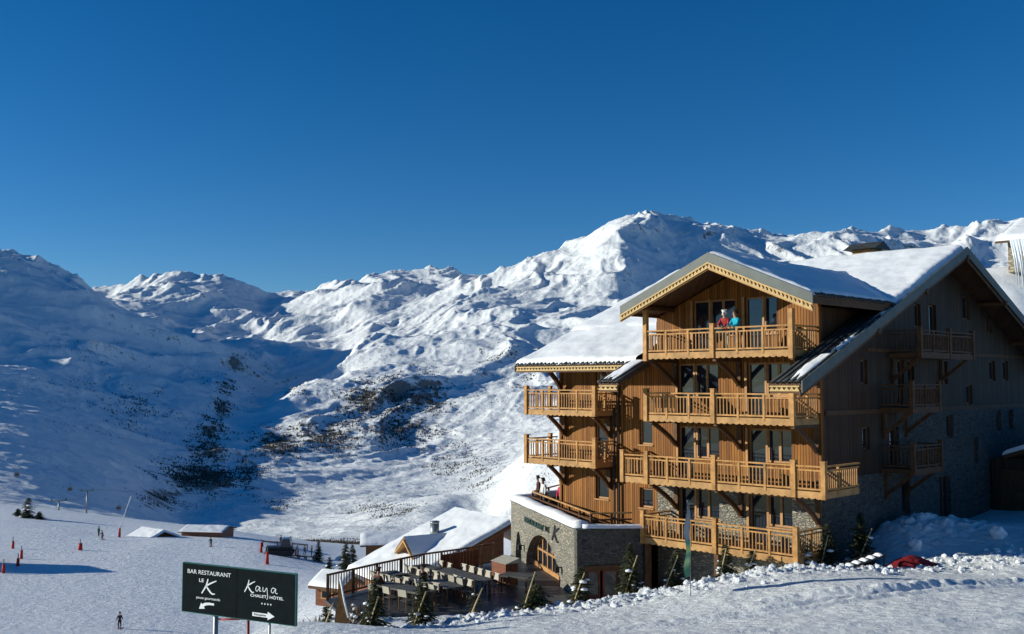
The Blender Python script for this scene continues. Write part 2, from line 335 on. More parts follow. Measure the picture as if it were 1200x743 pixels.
# ------------------------------------------------------------------ mesh builder
class MB:
    def __init__(s): s.v = []; s.f = []; s.mi = []
    def poly(s, pts, m=0):
        n = len(s.v); s.v += [tuple(p) for p in pts]; s.f.append(tuple(range(n, n + len(pts)))); s.mi.append(m)
    def box(s, x0, x1, y0, y1, z0, z1, m=0, M=None):
        x0, x1 = min(x0, x1), max(x0, x1); y0, y1 = min(y0, y1), max(y0, y1); z0, z1 = min(z0, z1), max(z0, z1)
        c = [(x, y, z) for z in (z0, z1) for y in (y0, y1) for x in (x0, x1)]
        if M is not None: c = [tuple(M @ Vector(p)) for p in c]
        n = len(s.v); s.v += c
        for q in ((0, 2, 3, 1), (4, 5, 7, 6), (0, 1, 5, 4), (2, 6, 7, 3), (0, 4, 6, 2), (1, 3, 7, 5)):
            s.f.append(tuple(n + i for i in q)); s.mi.append(m)
    def beam(s, a, b, w, h, m=0, up=(0, 0, 1)):
        a = Vector(a); b = Vector(b); d = (b - a); L = d.length; d.normalize(); up = Vector(up)
        if abs(d.dot(up)) > 0.99: up = Vector((1, 0, 0))
        sx_ = d.cross(up).normalized(); uz = sx_.cross(d)
        M = Matrix((( *sx_, 0), (*d, 0), (*uz, 0), (0, 0, 0, 1))).transposed(); M.translation = a
        s.box(-w / 2, w / 2, 0, L, -h / 2, h / 2, m, M)
    def prism(s, pts, vec, m=0):      # closed polygon extruded by vec
        n = len(s.v); k_ = len(pts); v = Vector(vec)
        s.v += [tuple(p) for p in pts] + [tuple(Vector(p) + v) for p in pts]
        s.f.append(tuple(range(n + k_ - 1, n - 1, -1))); s.mi.append(m)
        s.f.append(tuple(range(n + k_, n + 2 * k_))); s.mi.append(m)
        for i in range(k_):
            j = (i + 1) % k_; s.f.append((n + i, n + j, n + k_ + j, n + k_ + i)); s.mi.append(m)
    def tube(s, pts, r, seg=8, m=0, cap=True, r1=None):
        pts = [Vector(p) for p in pts]; n0 = len(s.v); K = len(pts)
        for i, p in enumerate(pts):
            d = (pts[min(i + 1, K - 1)] - pts[max(i - 1, 0)]).normalized()
            u = d.cross(Vector((0, 0, 1)));
            if u.length < 0.01: u = Vector((1, 0, 0))
            u.normalize(); w_ = u.cross(d)
            rr = r if r1 is None else r + (r1 - r) * i / max(1, K - 1)
            for j in range(seg):
                a = 2 * math.pi * j / seg; s.v.append(tuple(p + u * math.cos(a) * rr + w_ * math.sin(a) * rr))
        for i in range(K - 1):
            for j in range(seg):
                s.f.append((n0 + i * seg + j, n0 + i * seg + (j + 1) % seg, n0 + (i + 1) * seg + (j + 1) % seg, n0 + (i + 1) * seg + j)); s.mi.append(m)
        if cap:
            s.f.append(tuple(n0 + j for j in range(seg - 1, -1, -1))); s.mi.append(m)
            s.f.append(tuple(n0 + (K - 1) * seg + j for j in range(seg))); s.mi.append(m)
    def mesh(s, name, mats, smooth=False, recalc=True):
        me = bpy.data.meshes.new(name); me.from_pydata(s.v, [], s.f)
        for m in (mats if isinstance(mats, (list, tuple)) else [mats]): me.materials.append(m)
        me.polygons.foreach_set('material_index', s.mi)
        if recalc:
            bm = bmesh.new(); bm.from_mesh(me); bmesh.ops.recalc_face_normals(bm, faces=bm.faces); bm.to_mesh(me); bm.free()
        if smooth: me.polygons.foreach_set('use_smooth', [True] * len(me.polygons))
        me.update(); return me
    def build(s, name, mats, parent=None, smooth=False, loc=None, recalc=True):
        return link(name, s.mesh(name, mats, smooth, recalc), parent, loc)

# ------------------------------------------------------------------ near snow ground
def w3(px, py, Y):
    x, z, _ = sv(px, py, Y); return (x * Y, Y, z * Y)
G_SURV = [(1200,743,25),(1000,743,25.5),(800,743,27),(600,743,30),(470,743,31.5),(1200,700,31),(1000,700,32.5),(850,714,33),(700,725,34),(600,727,34),(540,738,33),
 (1200,668,38),(1110,668,39.5),(1040,665,40.5),(1000,672,39.5),(1200,640,41),(1100,645,42.5),(1160,606,52),(1110,615,48),(1060,625,44),
 (930,671,41),(850,687,40.5),(780,700,40.5),(740,703,40),(700,706,39.5),(650,716,38.5),(600,722,37.5),(540,730,37),(480,740,35),(440,742,34),(400,741,32.5),(340,738,31),(300,742,30)]
G_XYZ = [(0,0,-2.2),(-12,0,-3.5),(14,0,-2.0),(0,12,-4.6),(-8,14,-6.2),(-5.5,18,-6.6),(14,12,-4.3),(30,14,-4.5),(40,30,-5.5),(42,45,-6.0),(45,58,-5.5),(24,52,-6.9),(30,60,-6.5),
 (-13,22,-9.5),(-20,10,-9),(-14,30,-13),(-11,34,-12.5),(-12,42,-12.5),(-20,30,-17),(-24,45,-18),(-12,52,-13.5),(-10,58,-15.5),
 (3,44.3,-9.6),(6,44.5,-9.7),(9.5,43,-9.6),(12.5,41.0,-8.0),(8,42.2,-9.3),(0,43.2,-9.65),(-2.9,42.6,-9.65),(-5,42,-9.75),(-7.5,42,-10.2),(-2,48,-9.9),(-5,46,-9.9),(2,50,-10),(10,52,-10),(-2,56,-11.5),(4,64,-13),(20,64,-8),(-8,50,-12.5)]
_gp = [w3(*g) for g in G_SURV] + G_XYZ
GFIT = tps_fit(np.array([(a[0], a[1]) for a in _gp]), np.array([a[2] for a in _gp]), 0.5)
def ground_np(X, Y):
    z = tps_eval(GFIT, np.c_[X.ravel(), Y.ravel()]).reshape(X.shape)
    return z
def gz(x, y): return float(ground_np(np.array([[x]]), np.array([[y]]))[0, 0])
gx = np.concatenate([np.linspace(-24, -8, 40, endpoint=False), np.linspace(-8, 24, 440), np.linspace(24, 48, 40)[1:]])
gy = np.concatenate([np.linspace(4, 24, 50, endpoint=False), np.linspace(24, 46, 400), np.linspace(46, 64, 40)[1:]])
GX, GY = np.meshgrid(gx, gy); GZ = ground_np(GX, GY)
# ploughed bank of broken snow along the road edge (a strip), smooth road towards the viewer
bank_c = np.interp(GX, [-10, -4, 1, 6, 11, 15, 30], [33, 36.2, 38.2, 39.3, 40.0, 40.8, 42])
bk = np.exp(-((GY - bank_c + 1.0) / 1.5) ** 2)
lump = np.clip(fbm(GX * 1.9, GY * 1.9, 4, 41, 0.6), -0.25, 1) * 0.30 + np.abs(fbm(GX * 4.3, GY * 4.3, 3, 45, 0.6)) * 0.18
terr = ((GX > -9) & (GY > bank_c + 2.2))
GZ = GZ + bk * (lump + 0.10) * np.where(GX < 14.5, 1, 0.45)
pile = np.exp(-((GX - 18.3) / 2.6) ** 2 - ((GY - 45.2) / 2.2) ** 2)
GZ = GZ + pile * (0.45 + 0.5 * np.abs(fbm(GX * 1.3, GY * 1.3, 4, 51)))
GZ = GZ + fbm(GX * 0.5, GY * 0.5, 3, 61) * 0.07 + fbm(GX * 2.6, GY * 2.6, 3, 64) * 0.022
# wheel and ski ruts running across the road
for (x0, y0, x1, y1, wd, dp) in [(4, 31.2, 24, 36.8, .22, .10), (3, 30.2, 24, 35.2, .2, .08), (14, 24.5, 22, 33, .3, .13), (15.5, 24.5, 23.5, 33, .3, .13), (17, 24.5, 25, 31, .5, .2), (6, 27, 26, 29.5, .18, .06), (8.2, 33.2, 19.5, 35.3, .28, .12)]:
    L = math.hypot(x1 - x0, y1 - y0); ux, uy = (x1 - x0) / L, (y1 - y0) / L
    t = (GX - x0) * ux + (GY - y0) * uy; d = (GX - x0) * -uy + (GY - y0) * ux + 0.35 * np.sin(t * 0.35) + 0.1 * perlin(t * 0.8, d_ := t * 0 + 3.1)
    on = ((t > 0) & (t < L)).astype(float)
    GZ = GZ + on * (-dp * np.exp(-(d / wd) ** 2) + dp * 0.7 * np.exp(-((d - wd * 2) / wd) ** 2) * (0.6 + 0.8 * fbm(GX * 3, GY * 3, 2, 77)))
tag(link('snow_ground', grid_mesh('snow_ground', GX, GY, GZ, [M_GSNOW])), 'trodden snow road and ploughed snow bank', kind='structure')
azs2 = R_(1) * np.linspace(-66, 66, 420)
ys2 = np.exp(np.linspace(math.log(46), math.log(290), 260))
sl = terrain_mesh('ski_slope', azs2, ys2); sl.materials[0] = M_PISTE
tag(link('ski_slope', sl), 'groomed snow slope below the hotel', kind='structure')
def tz(x, y): return float(terrain_z(np.array([[math.atan2(x, y)]]), np.array([[float(y)]]))[1][0, 0])
# broken snow clods on the bank
rnd = random.Random(5)
ico = bmesh.new(); bmesh.ops.create_icosphere(ico, subdivisions=1, radius=1); icov = [v.co.copy() for v in ico.verts]; icof = [[v.index for v in f.verts] for f in ico.faces]; ico.free()
cv = []; cf = []
xs_ = np.array([rnd.uniform(-9, 21) for _ in range(1100)]); bc_ = np.interp(xs_, [-10, -4, 1, 6, 11, 15, 30], [33, 36.2, 38.2, 39.3, 40.0, 40.8, 42])
ys_ = bc_ + np.array([rnd.gauss(-1.0, 1.0) for _ in xs_])
_ix = np.clip(np.searchsorted(gx, xs_), 0, len(gx) - 1); _iy = np.clip(np.searchsorted(gy, ys_), 0, len(gy) - 1); zs_ = GZ[_iy, _ix]
for x, y, z in zip(xs_, ys_, zs_):
    s = 0.025 + 0.12 * rnd.random() ** 4; n = len(cv)
    for v in icov: cv.append((x + v.x * s * rnd.uniform(.7, 1.3), y + v.y * s * rnd.uniform(.7, 1.3), z + s * 0.25 + v.z * s * rnd.uniform(.5, 1.0)))
    for f in icof: cf.append(tuple(n + i for i in f))
me = bpy.data.meshes.new('snow_clods'); me.from_pydata(cv, [], cf); me.materials.append(M_CLOD); tag(link('snow_clods', me), 'broken lumps of ploughed snow strewn along the bank', 'snow lumps', kind='stuff')
# ------------------------------------------------------------------ the chalet hotel  (local x = -p, y = q)
YAW = R_(44.4); BX, BY = 12.821, 42.0
hotel = empty('chalet_hotel', (BX, BY, 0), YAW - R_(90), 'four storey wooden chalet hotel with stone base, snowy roofs and long carved balconies', 'building')
AX = (-math.sin(YAW), math.cos(YAW)); BXV = (math.cos(YAW), math.sin(YAW))
def wp(p, q, z=0): return (BX + p * AX[0] + q * BXV[0], BY + p * AX[1] + q * BXV[1], z)
def wall_q(mb, q, th, p0, p1, zb, top, ops, m=0, brk=()):
    """wall in the plane y=q, from p0 to p1, thickness th inward (+q); top(p) gives its height; ops = openings (p0,p1,z0,z1)"""
    xs = sorted(set([p0, p1] + [v for o in ops for v in o[:2]] + list(brk))); xs = [x for x in xs if p0 <= x <= p1]
    for a, b in zip(xs, xs[1:]):
        mid = (a + b) / 2; z = zb
        for o in sorted([o for o in ops if o[0] < mid < o[1]], key=lambda o: o[2]):
            if o[2] > z + 0.01: mb.box(-a, -b, q, q + th, z, o[2], m)
            z = o[3]
        ta, tb = top(a), top(b)
        mb.prism([(-a, q, z), (-b, q, z), (-b, q, tb), (-a, q, ta)], (0, th, 0), m)
def wall_p(mb, p, th, q0, q1, zb, top, ops, m=0, brk=()):
    xs = sorted(set([q0, q1] + [v for o in ops for v in o[:2]] + list(brk))); xs = [x for x in xs if q0 <= x <= q1]
    for a, b in zip(xs, xs[1:]):
        mid = (a + b) / 2; z = zb
        for o in sorted([o for o in ops if o[0] < mid < o[1]], key=lambda o: o[2]):
            if o[2] > z + 0.01: mb.box(-p, -p - th, a, b, z, o[2], m)
            z = o[3]
        mb.prism([(-p, a, z), (-p, b, z), (-p, b, top(b)), (-p, a, top(a))], (-th, 0, 0), m)
RIDGE_Q, RIDGE_Z, SL = 12.31, 6.64, 0.41
def zr(q): return RIDGE_Z - SL * abs(q - RIDGE_Q)           # top of the big roof's deck
AP, AZ_, ASL = 3.52, 5.44, 0.42
def za(p): return AZ_ - ASL * abs(p - AP)
T_ = 0.30
# --- front wall openings: (p0,p1,z0,z1)
fA = []
up2 = lambda o, lo, hi: [(a, b, max(c, lo), min(d, hi)) for a, b, c, d in o if d > lo + .02 and c < hi - .02]
win_specs = []      # plane, a0, a1, z0, z1, kind
for (z0, z1, st) in ((1.32, 3.80, 1), (-1.45, 0.90, 0), (-4.28, -1.98, 0), (-7.0, -4.80, 0)):
    L = (4.05, 6.35) if st else (5.0, 7.25)
    Rr = (1.35, 3.5) if not st else (1.95, 3.57)
    for (a, b) in (L, Rr):
        if st and a < 3: d = 0.0
        d = 0.92
        fA.append((b - d, b, z0, z1)); win_specs.append(('q', b - d, b, z0, z1, 'door'))
        fA.append((a, b - d, z0 + 0.85, z1)); win_specs.append(('q', a, b - d, z0 + 0.85, z1, 'wide'))
fB = [(8.75, 9.55, -2.95, -1.75), (8.75, 9.55, -5.95, -5.0), (11.5, 12.35, -3.6, -2.0), (11.5, 12.35, -5.75, -4.6), (11.5, 12.3, -0.25, 0.6)]
for o in fB: win_specs.append(('q', *o, 'small'))
topA = lambda p: za(p) - 0.28
mb = MB(); wall_q(mb, 0, T_, 0, 8.42, -4.58, topA, up2(fA, -4.58, 99), brk=(AP,)); mb.build('facade_wall', M_FAC, hotel)
mb = MB(); wall_q(mb, 0.003, T_, 8.42, 14.7, -7.2, lambda p: 1.28, fB); mb.build('facade_wall', M_FAC, hotel)
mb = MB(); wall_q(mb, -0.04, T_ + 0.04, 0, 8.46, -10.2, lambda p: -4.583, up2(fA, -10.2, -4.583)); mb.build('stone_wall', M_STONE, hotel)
# side facade (in shade)
F2 = [(9.3,10.0,2.72,3.85),(10.95,11.8,1.45,3.9),(15.1,16.05,3.35,4.6),(18.4,19.15,2.75,3.7),(18.55,19.4,.14,1.22),(20.55,21.35,.14,1.25),(3.65,4.3,-.04,1.05),(7.25,8.0,-1.0,1.1),(8.4,9.1,-1.0,1.1),
 (12.4,13.0,-.04,1.1),(15.3,16.1,-1.1,-.1),(12.6,13.45,-2.75,-1.6),(19.3,19.95,-2.6,-1.5),(21.1,21.75,-2.6,-1.5),(3.65,4.4,-2.95,-1.95),(16.0,16.6,-4.2,-2.85),(6.3,7.2,-3.9,-2.0),(7.4,8.2,-6.1,-4.45),(11.6,12.9,-7.0,-4.6)]
for o in F2: win_specs.append(('p', *o, 'shade'))
topM = lambda q: zr(q) - 0.30
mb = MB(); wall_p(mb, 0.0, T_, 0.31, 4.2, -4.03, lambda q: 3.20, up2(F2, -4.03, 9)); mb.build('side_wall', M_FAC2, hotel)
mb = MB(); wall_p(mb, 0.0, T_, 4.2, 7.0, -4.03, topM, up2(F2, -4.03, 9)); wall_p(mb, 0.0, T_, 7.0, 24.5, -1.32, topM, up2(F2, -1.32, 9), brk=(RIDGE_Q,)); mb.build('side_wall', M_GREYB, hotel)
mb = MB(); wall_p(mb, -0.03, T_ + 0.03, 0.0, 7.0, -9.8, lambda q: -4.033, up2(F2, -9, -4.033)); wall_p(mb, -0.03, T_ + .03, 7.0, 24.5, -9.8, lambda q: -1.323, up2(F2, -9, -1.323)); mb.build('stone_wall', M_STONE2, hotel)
mb = MB(); mb.box(-14.7, -14.4, 0.31, 24.5, -10, 1.2); mb.box(-14.7, 0, 24.5, 24.8, -10, 1.6)
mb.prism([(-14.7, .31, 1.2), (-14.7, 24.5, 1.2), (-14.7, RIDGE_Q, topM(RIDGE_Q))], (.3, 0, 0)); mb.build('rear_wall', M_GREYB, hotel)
mb = MB(); mb.box(-14.3, -.35, .4, 24.4, -4.6, -4.4); mb.box(-14.3, -.35, .4, 24.4, -1.75, -1.55); mb.box(-8.3, -.35, .4, 4, 1.0, 1.2)
mb.box(-14.3, -.35, .4, 24.4, 1.05, 1.2); mb.build('interior_floor', M_BEAM, hotel)
mb = MB(); mb.box(-8.38, -8.42 - .26, .3, 3.2, 1.3, 2.95); mb.build('side_wall', M_FAC, hotel)
mb = MB(); mb.box(-.02, .05, 4.3, 24.3, 1.42, 1.58); mb.box(-.02, .06, 0.4, 24.4, -1.36, -1.16); mb.build('string_course', M_BEAM, hotel)
mb = MB(); mb.box(-.12, .06, -0.06, 0.12, -4.6, 3.2); mb.build('corner_post', M_FAC, hotel)
mb = MB(); mb.box(-14.76, -14.6, -.06, .1, -7.2, 1.25); mb.build('corner_post', M_FAC, hotel)
# --- windows
for i, (pl, a, b, z0, z1, kind) in enumerate(win_specs):
    f = MB(); g = MB(); fr = 0.085; ins = 0.14
    def bx(M, a0, a1, d0, d1, c0, c1):
        if pl == 'q': M.box(-a0, -a1, d0, d1, c0, c1)
        else: M.box(-d0, -d1, a0, a1, c0, c1)
    e = 0.004
    bx(f, a + e, a + fr, ins, ins + .08, z0 + e, z1 - e); bx(f, b - fr, b - e, ins, ins + .08, z0 + e, z1 - e)
    bx(f, a + fr, b - fr, ins, ins + .08, z1 - fr, z1 - e); bx(f, a + fr, b - fr, ins, ins + .08, z0 + e, z0 + fr)
    if b - a > 1.0:
        m_ = (a + b) / 2; bx(f, m_ - .06, m_ + .06, ins - .03, ins + .08, z0 + fr, z1 - fr)
    if kind == 'wide': bx(f, a - .1, b + .02, -0.07, ins - .002, z0 - .07, z0 - .003)
    elif kind == 'small': bx(f, a - .05, b + .05, -0.05, ins, z0 - .06, z0 - .003)
    bx(g, a + fr, b - fr, ins + .03, ins + .045, z0 + fr, z1 - fr)
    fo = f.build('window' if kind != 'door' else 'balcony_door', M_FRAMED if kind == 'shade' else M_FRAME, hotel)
    g.build('pane', M_GLASS, fo)
    if kind == 'door':
        c = MB(); bx(c, b - 0.02, b + .10, -0.045, -0.004, z0, z1 + .02); bx(c, a - .10, a + .0, -0.045, -0.004, z0 + .85, z1 + .02); c.build('jamb', M_FRAME, fo)
# room darkness behind the panes
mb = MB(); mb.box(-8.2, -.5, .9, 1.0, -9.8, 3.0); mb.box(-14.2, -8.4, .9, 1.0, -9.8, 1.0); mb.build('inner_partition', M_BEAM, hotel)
# --- scalloped apron profile
def scallop(mb, p0, p1, y0, y1, z0, z1, n_per=0.30, axis='p', m=0):
    L = abs(p1 - p0); n = max(2, round(L / n_per)); pts = []
    for i in range(n):
        for t in (0, .25, .5, .75):
            a = p0 + (p1 - p0) * (i + t) / n; pts.append((a, z0 - 0.055 * math.sin(math.pi * t)))
    pts.append((p1, z0)); poly = pts + [(p1, z1), (p0, z1)]
    if axis == 'p': mb.prism([(-a, y0, z) for a, z in poly], (0, y1 - y0, 0), m)
    else: mb.prism([(-y0, a, z) for a, z in poly], (-(y1 - y0), 0, 0), m)
balm = MB(); balm.box(-.022, .022, -.022, .022, 0, 1.0); BAL_ME = balm.mesh('baluster', M_BAL)
def rail_run(par, A, B, zf, hgt=1.0, step=0.165, minors=(), scal=True, individual=True, mats=None, skirt=True, bw=None):
    """railing from A to B (p,q) above floor zf; minors = distances of the small posts"""
    mr = mats or (M_RAIL, M_BAL, M_FASC)
    ax = Vector((-A[0], A[1], 0)); bx_ = Vector((-B[0], B[1], 0)); d = (bx_ - ax); L = d.length; d.normalize()
    def P(t, z): return ax + d * t + Vector((0, 0, z))
    r = MB(); r.beam(P(0, zf + hgt), P(L, zf + hgt), .13, .06); r.build('handrail', mr[0], par)
    r = MB(); r.beam(P(0, zf + hgt - .16), P(L, zf + hgt - .16), .05, .06); r.build('upper_rail', mr[0], par)
    r = MB(); r.beam(P(0, zf + .10), P(L, zf + .10), .06, .07); r.build('lower_rail', mr[0], par)
    for t in minors:
        r = MB(); r.beam(P(t, zf - .12), P(t, zf + hgt), .10, .10); r.build('small_post', mr[0], par)
    n = int(L / step); z0 = zf + .13; hh = hgt - .16 - .16
    allm = MB()
    for i in range(1, n):
        t = L * i / n
        if any(abs(t - m) < .09 for m in minors): continue
        if individual:
            o = link('baluster', BAL_ME, par); o.location = P(t, z0); o.scale = (1, 1, hh); o.rotation_euler[2] = math.atan2(d.y, d.x)
        else: allm.beam(P(t, z0), P(t, z0 + hh), .042, .042)
    if not individual: tag(allm.build('balusters', mr[1], par), kind='stuff')
def big_post(par, p, q, z0, z1, w=.2, mat=None, cap=True):
    r = MB(); r.box(-p - w / 2, -p + w / 2, q - w / 2, q + w / 2, z0, z1)
    if cap: r.box(-p - w / 2 - .02, -p + w / 2 + .02, q - w / 2 - .02, q + w / 2 + .02, z1, z1 + .04)
    r.build('post', mat or M_RAIL, par)
def slab(par, p0, p1, q0, q1, zb, mat=None, th=.22):
    r = MB(); r.box(-p0, -p1, q0, q1, zb + .03, zb + th); r.build('deck', mat or M_BEAM, par)
def bracket(par, p, q_out, zt, h=1.25, mat=None):
    r = MB(); r.box(-p - .1, -p + .1, -.16, -.045, zt - h, zt + .02); r.build('wall_strut', mat or M_BEAM, par)
    r = MB()                                                          # curved brace
    qs = [-.12 + (q_out + .25) * t for t in (0, .25, .5, .75, 1)]; zs = [zt - h * .9 * (1 - t ** 0.8) - .02 for t in (0, .25, .5, .75, 1)]
    for i in range(4): r.beam((-p, qs[i], zs[i]), (-p, qs[i + 1], zs[i + 1]), .14, .17)
    r.build('brace', mat or M_BEAM, par)
    r = MB(); r.box(-p - .08, -p + .08, q_out + .1, -.02, zt - .14, zt + .028); r.build('joist', mat or M_BEAM, par)
def balcony(p0, p1, qo, zb, posts, minors_p, ends=(True, True), label=None, indiv=True, sc=True, brackets=(), end_q=(0, 0), mats=None, bh=1.25):
    b = empty('balcony', (0, 0, 0)); b.parent = hotel
    if label: b['label'] = label
    slab(b, p0, p1, qo + .05, -0.002, zb)
    zf = zb + .25
    r = MB()
    ps = sorted(set([p0, p1] + [a for a in posts]))
    for a, c in zip(ps, ps[1:]): scallop(r, a + .1, c - .1, qo - .03, qo + .04, zb + .02, zb + .26)
    r.build('scalloped_fascia', M_FASC, b)
    for e, pe, qe in ((ends[0], p0, end_q[0]), (ends[1], p1, end_q[1])):
        if e: r = MB(); r.box(-pe - .03, -pe + .03, qo + .1, qe - .05, zb, zb + .26); r.build('end_fascia', M_FASC, b)
    for a, c in zip(ps, ps[1:]):
        mm = [m - a for m in minors_p if a < m < c]
        rail_run(b, (a, qo), (c, qo), zf, minors=mm, individual=indiv)
    if ends[0]: rail_run(b, (p0, qo), (p0, end_q[0] - .02), zf, individual=indiv, minors=(abs(qo) * .55,))
    if ends[1]: rail_run(b, (p1, qo), (p1, end_q[1] - .02), zf, individual=indiv, minors=(abs(qo) * .55,))
    for a in posts: big_post(b, a, qo, zb - .02, zf + 1.18)
    for a in brackets: bracket(b, a, qo, zb, bh)
    return b
Q = -2.1
b3 = balcony(0.05, 7.45, Q, 1.1, (3.83,), (1.36, 2.6, 5.1, 6.3), label='uppermost balcony, where two guests lean on the rail')
for pp, zt in ((7.45, 3.42), (0.05, 3.02)):
    big_post(b3, pp, Q, 1.0, zt, cap=False)
for a in (3.83, 7.3, .1): bracket(b3, a, Q, 1.08)
b2 = balcony(0.05, 7.45, Q, -1.7, (.05, 3.83, 7.45), (1.36, 2.6, 5.1, 6.3), brackets=(3.83, 7.3, .12))
b1 = balcony(-1.25, 8.85, Q, -4.53, (-1.25, .05, 3.83, 7.45, 8.85), (1.36, 2.6, 5.1, 6.3), brackets=(3.83, 7.3, .12), label='widest balcony, wrapping past the corner of the facade', end_q=(.8, 0), bh=1.35)
slab(b1, -1.22, -.05, -.0, .85, -4.53)
b0 = balcony(0.0, 7.7, Q, -7.2, (0.0, 3.83, 7.7), (1.2, 2.5, 5.1, 6.4), label='lowest deck on the stone base behind the little spruces', bh=1.0)
for a in (0.3, 3.83, 7.55): big_post(b0, a, Q + .15, -10.0, -7.2, .22, M_BEAM, False)
bb = []
for zb in (-1.6, -4.1):
    b = balcony(11.15, 15.82, -1.4, zb, (11.15, 15.82), (12.3, 13.5, 14.65), brackets=(14.4, 11.35), bh=1.1, indiv=True)
    slab(b, 14.72, 15.80, 0.0, 1.0, zb); big_post(b, 15.82, 0.4, zb, zb + 1.42, .16); bb.append(b)
    rail_run(b, (15.82, -0.0), (15.82, .9), zb + .25, individual=False)
# side balconies in the shade
def side_balcony(q0, q1, po, zb, posts):
    b = empty('balcony', (0, 0, 0)); b.parent = hotel
    r = MB(); r.box(-po, .02, q0, q1, zb + .03, zb + .22); r.box(-po, -po + .06, q0, q1, zb - .02, zb + .26); r.build('deck', M_BEAM, b)
    mt = (M_BEAM, M_BEAM, M_BEAM)
    rail_run(b, (po, q0), (po, q1), zb + .25, individual=False, mats=mt, minors=(1.4, (q1 - q0) / 2))
    rail_run(b, (-0.04, q0), (po, q0), zb + .25, individual=False, mats=mt); rail_run(b, (-0.04, q1), (po, q1), zb + .25, individual=False, mats=mt)
    for q in posts: big_post(b, po, q, zb - .02, zb + 1.4, .18, M_BEAM)
    for q in (q0 + .3, q1 - .3):
        r = MB(); r.beam((.05, q, zb - 1.0), (-po - .2, q, zb - .02), .14, .14); r.box(.035, .15, q - .08, q + .08, zb - 1.2, zb); r.build('brace', M_BEAM, b)
side_balcony(6.4, 12.4, -1.5, 1.15, (6.4, 9.6, 12.4)); side_balcony(5.4, 8.25, -1.5, -1.32, (5.4, 8.25)); side_balcony(5.4, 8.3, -1.5, -4.05, (5.4, 8.3))
# drainpipes
for p in (11.0, 10.72):
    r = MB(); r.tube([(-p, -.12, -6.9), (-p, -.12, -1.2 if p > 10.9 else .4)], .05, 8); r.build('drainpipe', M_BLACK, hotel)
# --- roofs
def roof_part(name, poly, th=.16, mat=M_SOFF, parent=hotel):
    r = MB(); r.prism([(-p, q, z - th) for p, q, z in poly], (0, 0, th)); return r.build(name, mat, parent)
def snow_sheet(name, f, A0, A1, B0, B1, na, nb, th, par, edge=.35, seed=0, wob=.11, open_edges=''):
    """snow lying on a roof: f(a,b)->(p,q,z) over the rectangle; rounded lips"""
    a = np.linspace(0, 1, na); b = np.linspace(0, 1, nb); AA, BB = np.meshgrid(a, b)
    LA = abs(A1 - A0); LB = abs(B1 - B0)
    dist = np.full(AA.shape, 9.0)
    if 'l' not in open_edges: dist = np.minimum(dist, AA * LA)
    if 'r' not in open_edges: dist = np.minimum(dist, (1 - AA) * LA)
    if 'd' not in open_edges: dist = np.minimum(dist, BB * LB)
    if 'u' not in open_edges: dist = np.minimum(dist, (1 - BB) * LB)
    e = np.clip(dist / edge, 0, 1); prof = np.sqrt(np.clip(1 - (1 - e) ** 2, 0, 1))
    a_ = A0 + (A1 - A0) * AA; b_ = B0 + (B1 - B0) * BB
    p, q, z = f(a_, b_)
    nz = fbm(p * .35 + seed, q * .35, 3, 5) * wob * 1.2 + perlin(p * 2.1 + seed, q * 2.1, 9) * wob * .14
    Z = z + .02 + (th + nz) * prof
    ed = 1 - e; jig = perlin(a_ * 2.3 + seed, b_ * 2.3, 3) * .10 * ed
    me = grid_mesh(name, -p + jig, q + jig, Z, [M_SNOW])
    bm = bmesh.new(); bm.from_mesh(me); bmesh.ops.recalc_face_normals(bm, faces=bm.faces)
    if sum(fc.normal.z for fc in bm.faces) < 0: bmesh.ops.reverse_faces(bm, faces=bm.faces)
    bm.to_mesh(me); bm.free()
    return link('snow', me, par)
roof = empty('roof', (0, 0, 0)); roof.parent = hotel; roof['label'] = 'snow laden main roof'
P0, P1 = -1.4, 16.4
E0 = -3.9
roof_part('deck', [(P0, E0, zr(E0)), (0.0, E0, zr(E0)), (0.0, RIDGE_Q, zr(RIDGE_Q)), (P0, RIDGE_Q, zr(RIDGE_Q))], parent=roof)
roof_part('deck', [(0.0, 3.0, zr(3.0)), (8.4, 3.0, zr(3.0)), (8.4, RIDGE_Q, zr(RIDGE_Q)), (0, RIDGE_Q, zr(RIDGE_Q))], parent=roof)
roof_part('deck', [(8.4, -1.6, zr(-1.6)), (P1, -1.6, zr(-1.6)), (P1, RIDGE_Q, zr(RIDGE_Q)), (8.4, RIDGE_Q, zr(RIDGE_Q))], parent=roof)
roof_part('deck', [(7.6, E0, zr(E0)), (8.75, E0, zr(E0)), (8.75, -1.6, zr(-1.6)), (7.6, -1.6, zr(-1.6))], parent=roof)
roof_part('deck', [(P0, RIDGE_Q, zr(RIDGE_Q)), (P1, RIDGE_Q, zr(RIDGE_Q)), (P1, 26.6, zr(26.6)), (P0, 26.6, zr(26.6))], parent=roof)
pl = lambda a, b: (a, b, zr(b))
snow_sheet('snow', pl, P0 + .12, 0.0, 4.1, RIDGE_Q + .15, 14, 90, .26, roof, seed=1, open_edges='ur')
snow_sheet('snow', pl, -.05, 8.5, 3.4, RIDGE_Q + .15, 60, 60, .26, roof, seed=1, open_edges='lrdu')
snow_sheet('snow', pl, 8.42, P1 + .05, -1.68, RIDGE_Q + .15, 90, 110, .28, roof, seed=1, open_edges='lu')
snow_sheet('snow', pl, 7.9, 8.75, E0 + .15, -1.6, 12, 24, .13, roof, seed=4, edge=.2, wob=.1, open_edges='u')
snow_sheet('snow', pl, P0 + .05, P0 + .7, E0 + .1, -1.2, 9, 24, .12, roof, seed=9, edge=.2, wob=.16)
snow_sheet('snow', pl, P0 + .04, P0 + .34, -1.0, 4.3, 7, 40, .10, roof, seed=6, edge=.15, wob=.10)
snow_sheet('snow', pl, P0 + .15, P1, RIDGE_Q - .1, 26.6, 60, 40, .28, roof, seed=1, open_edges='d')
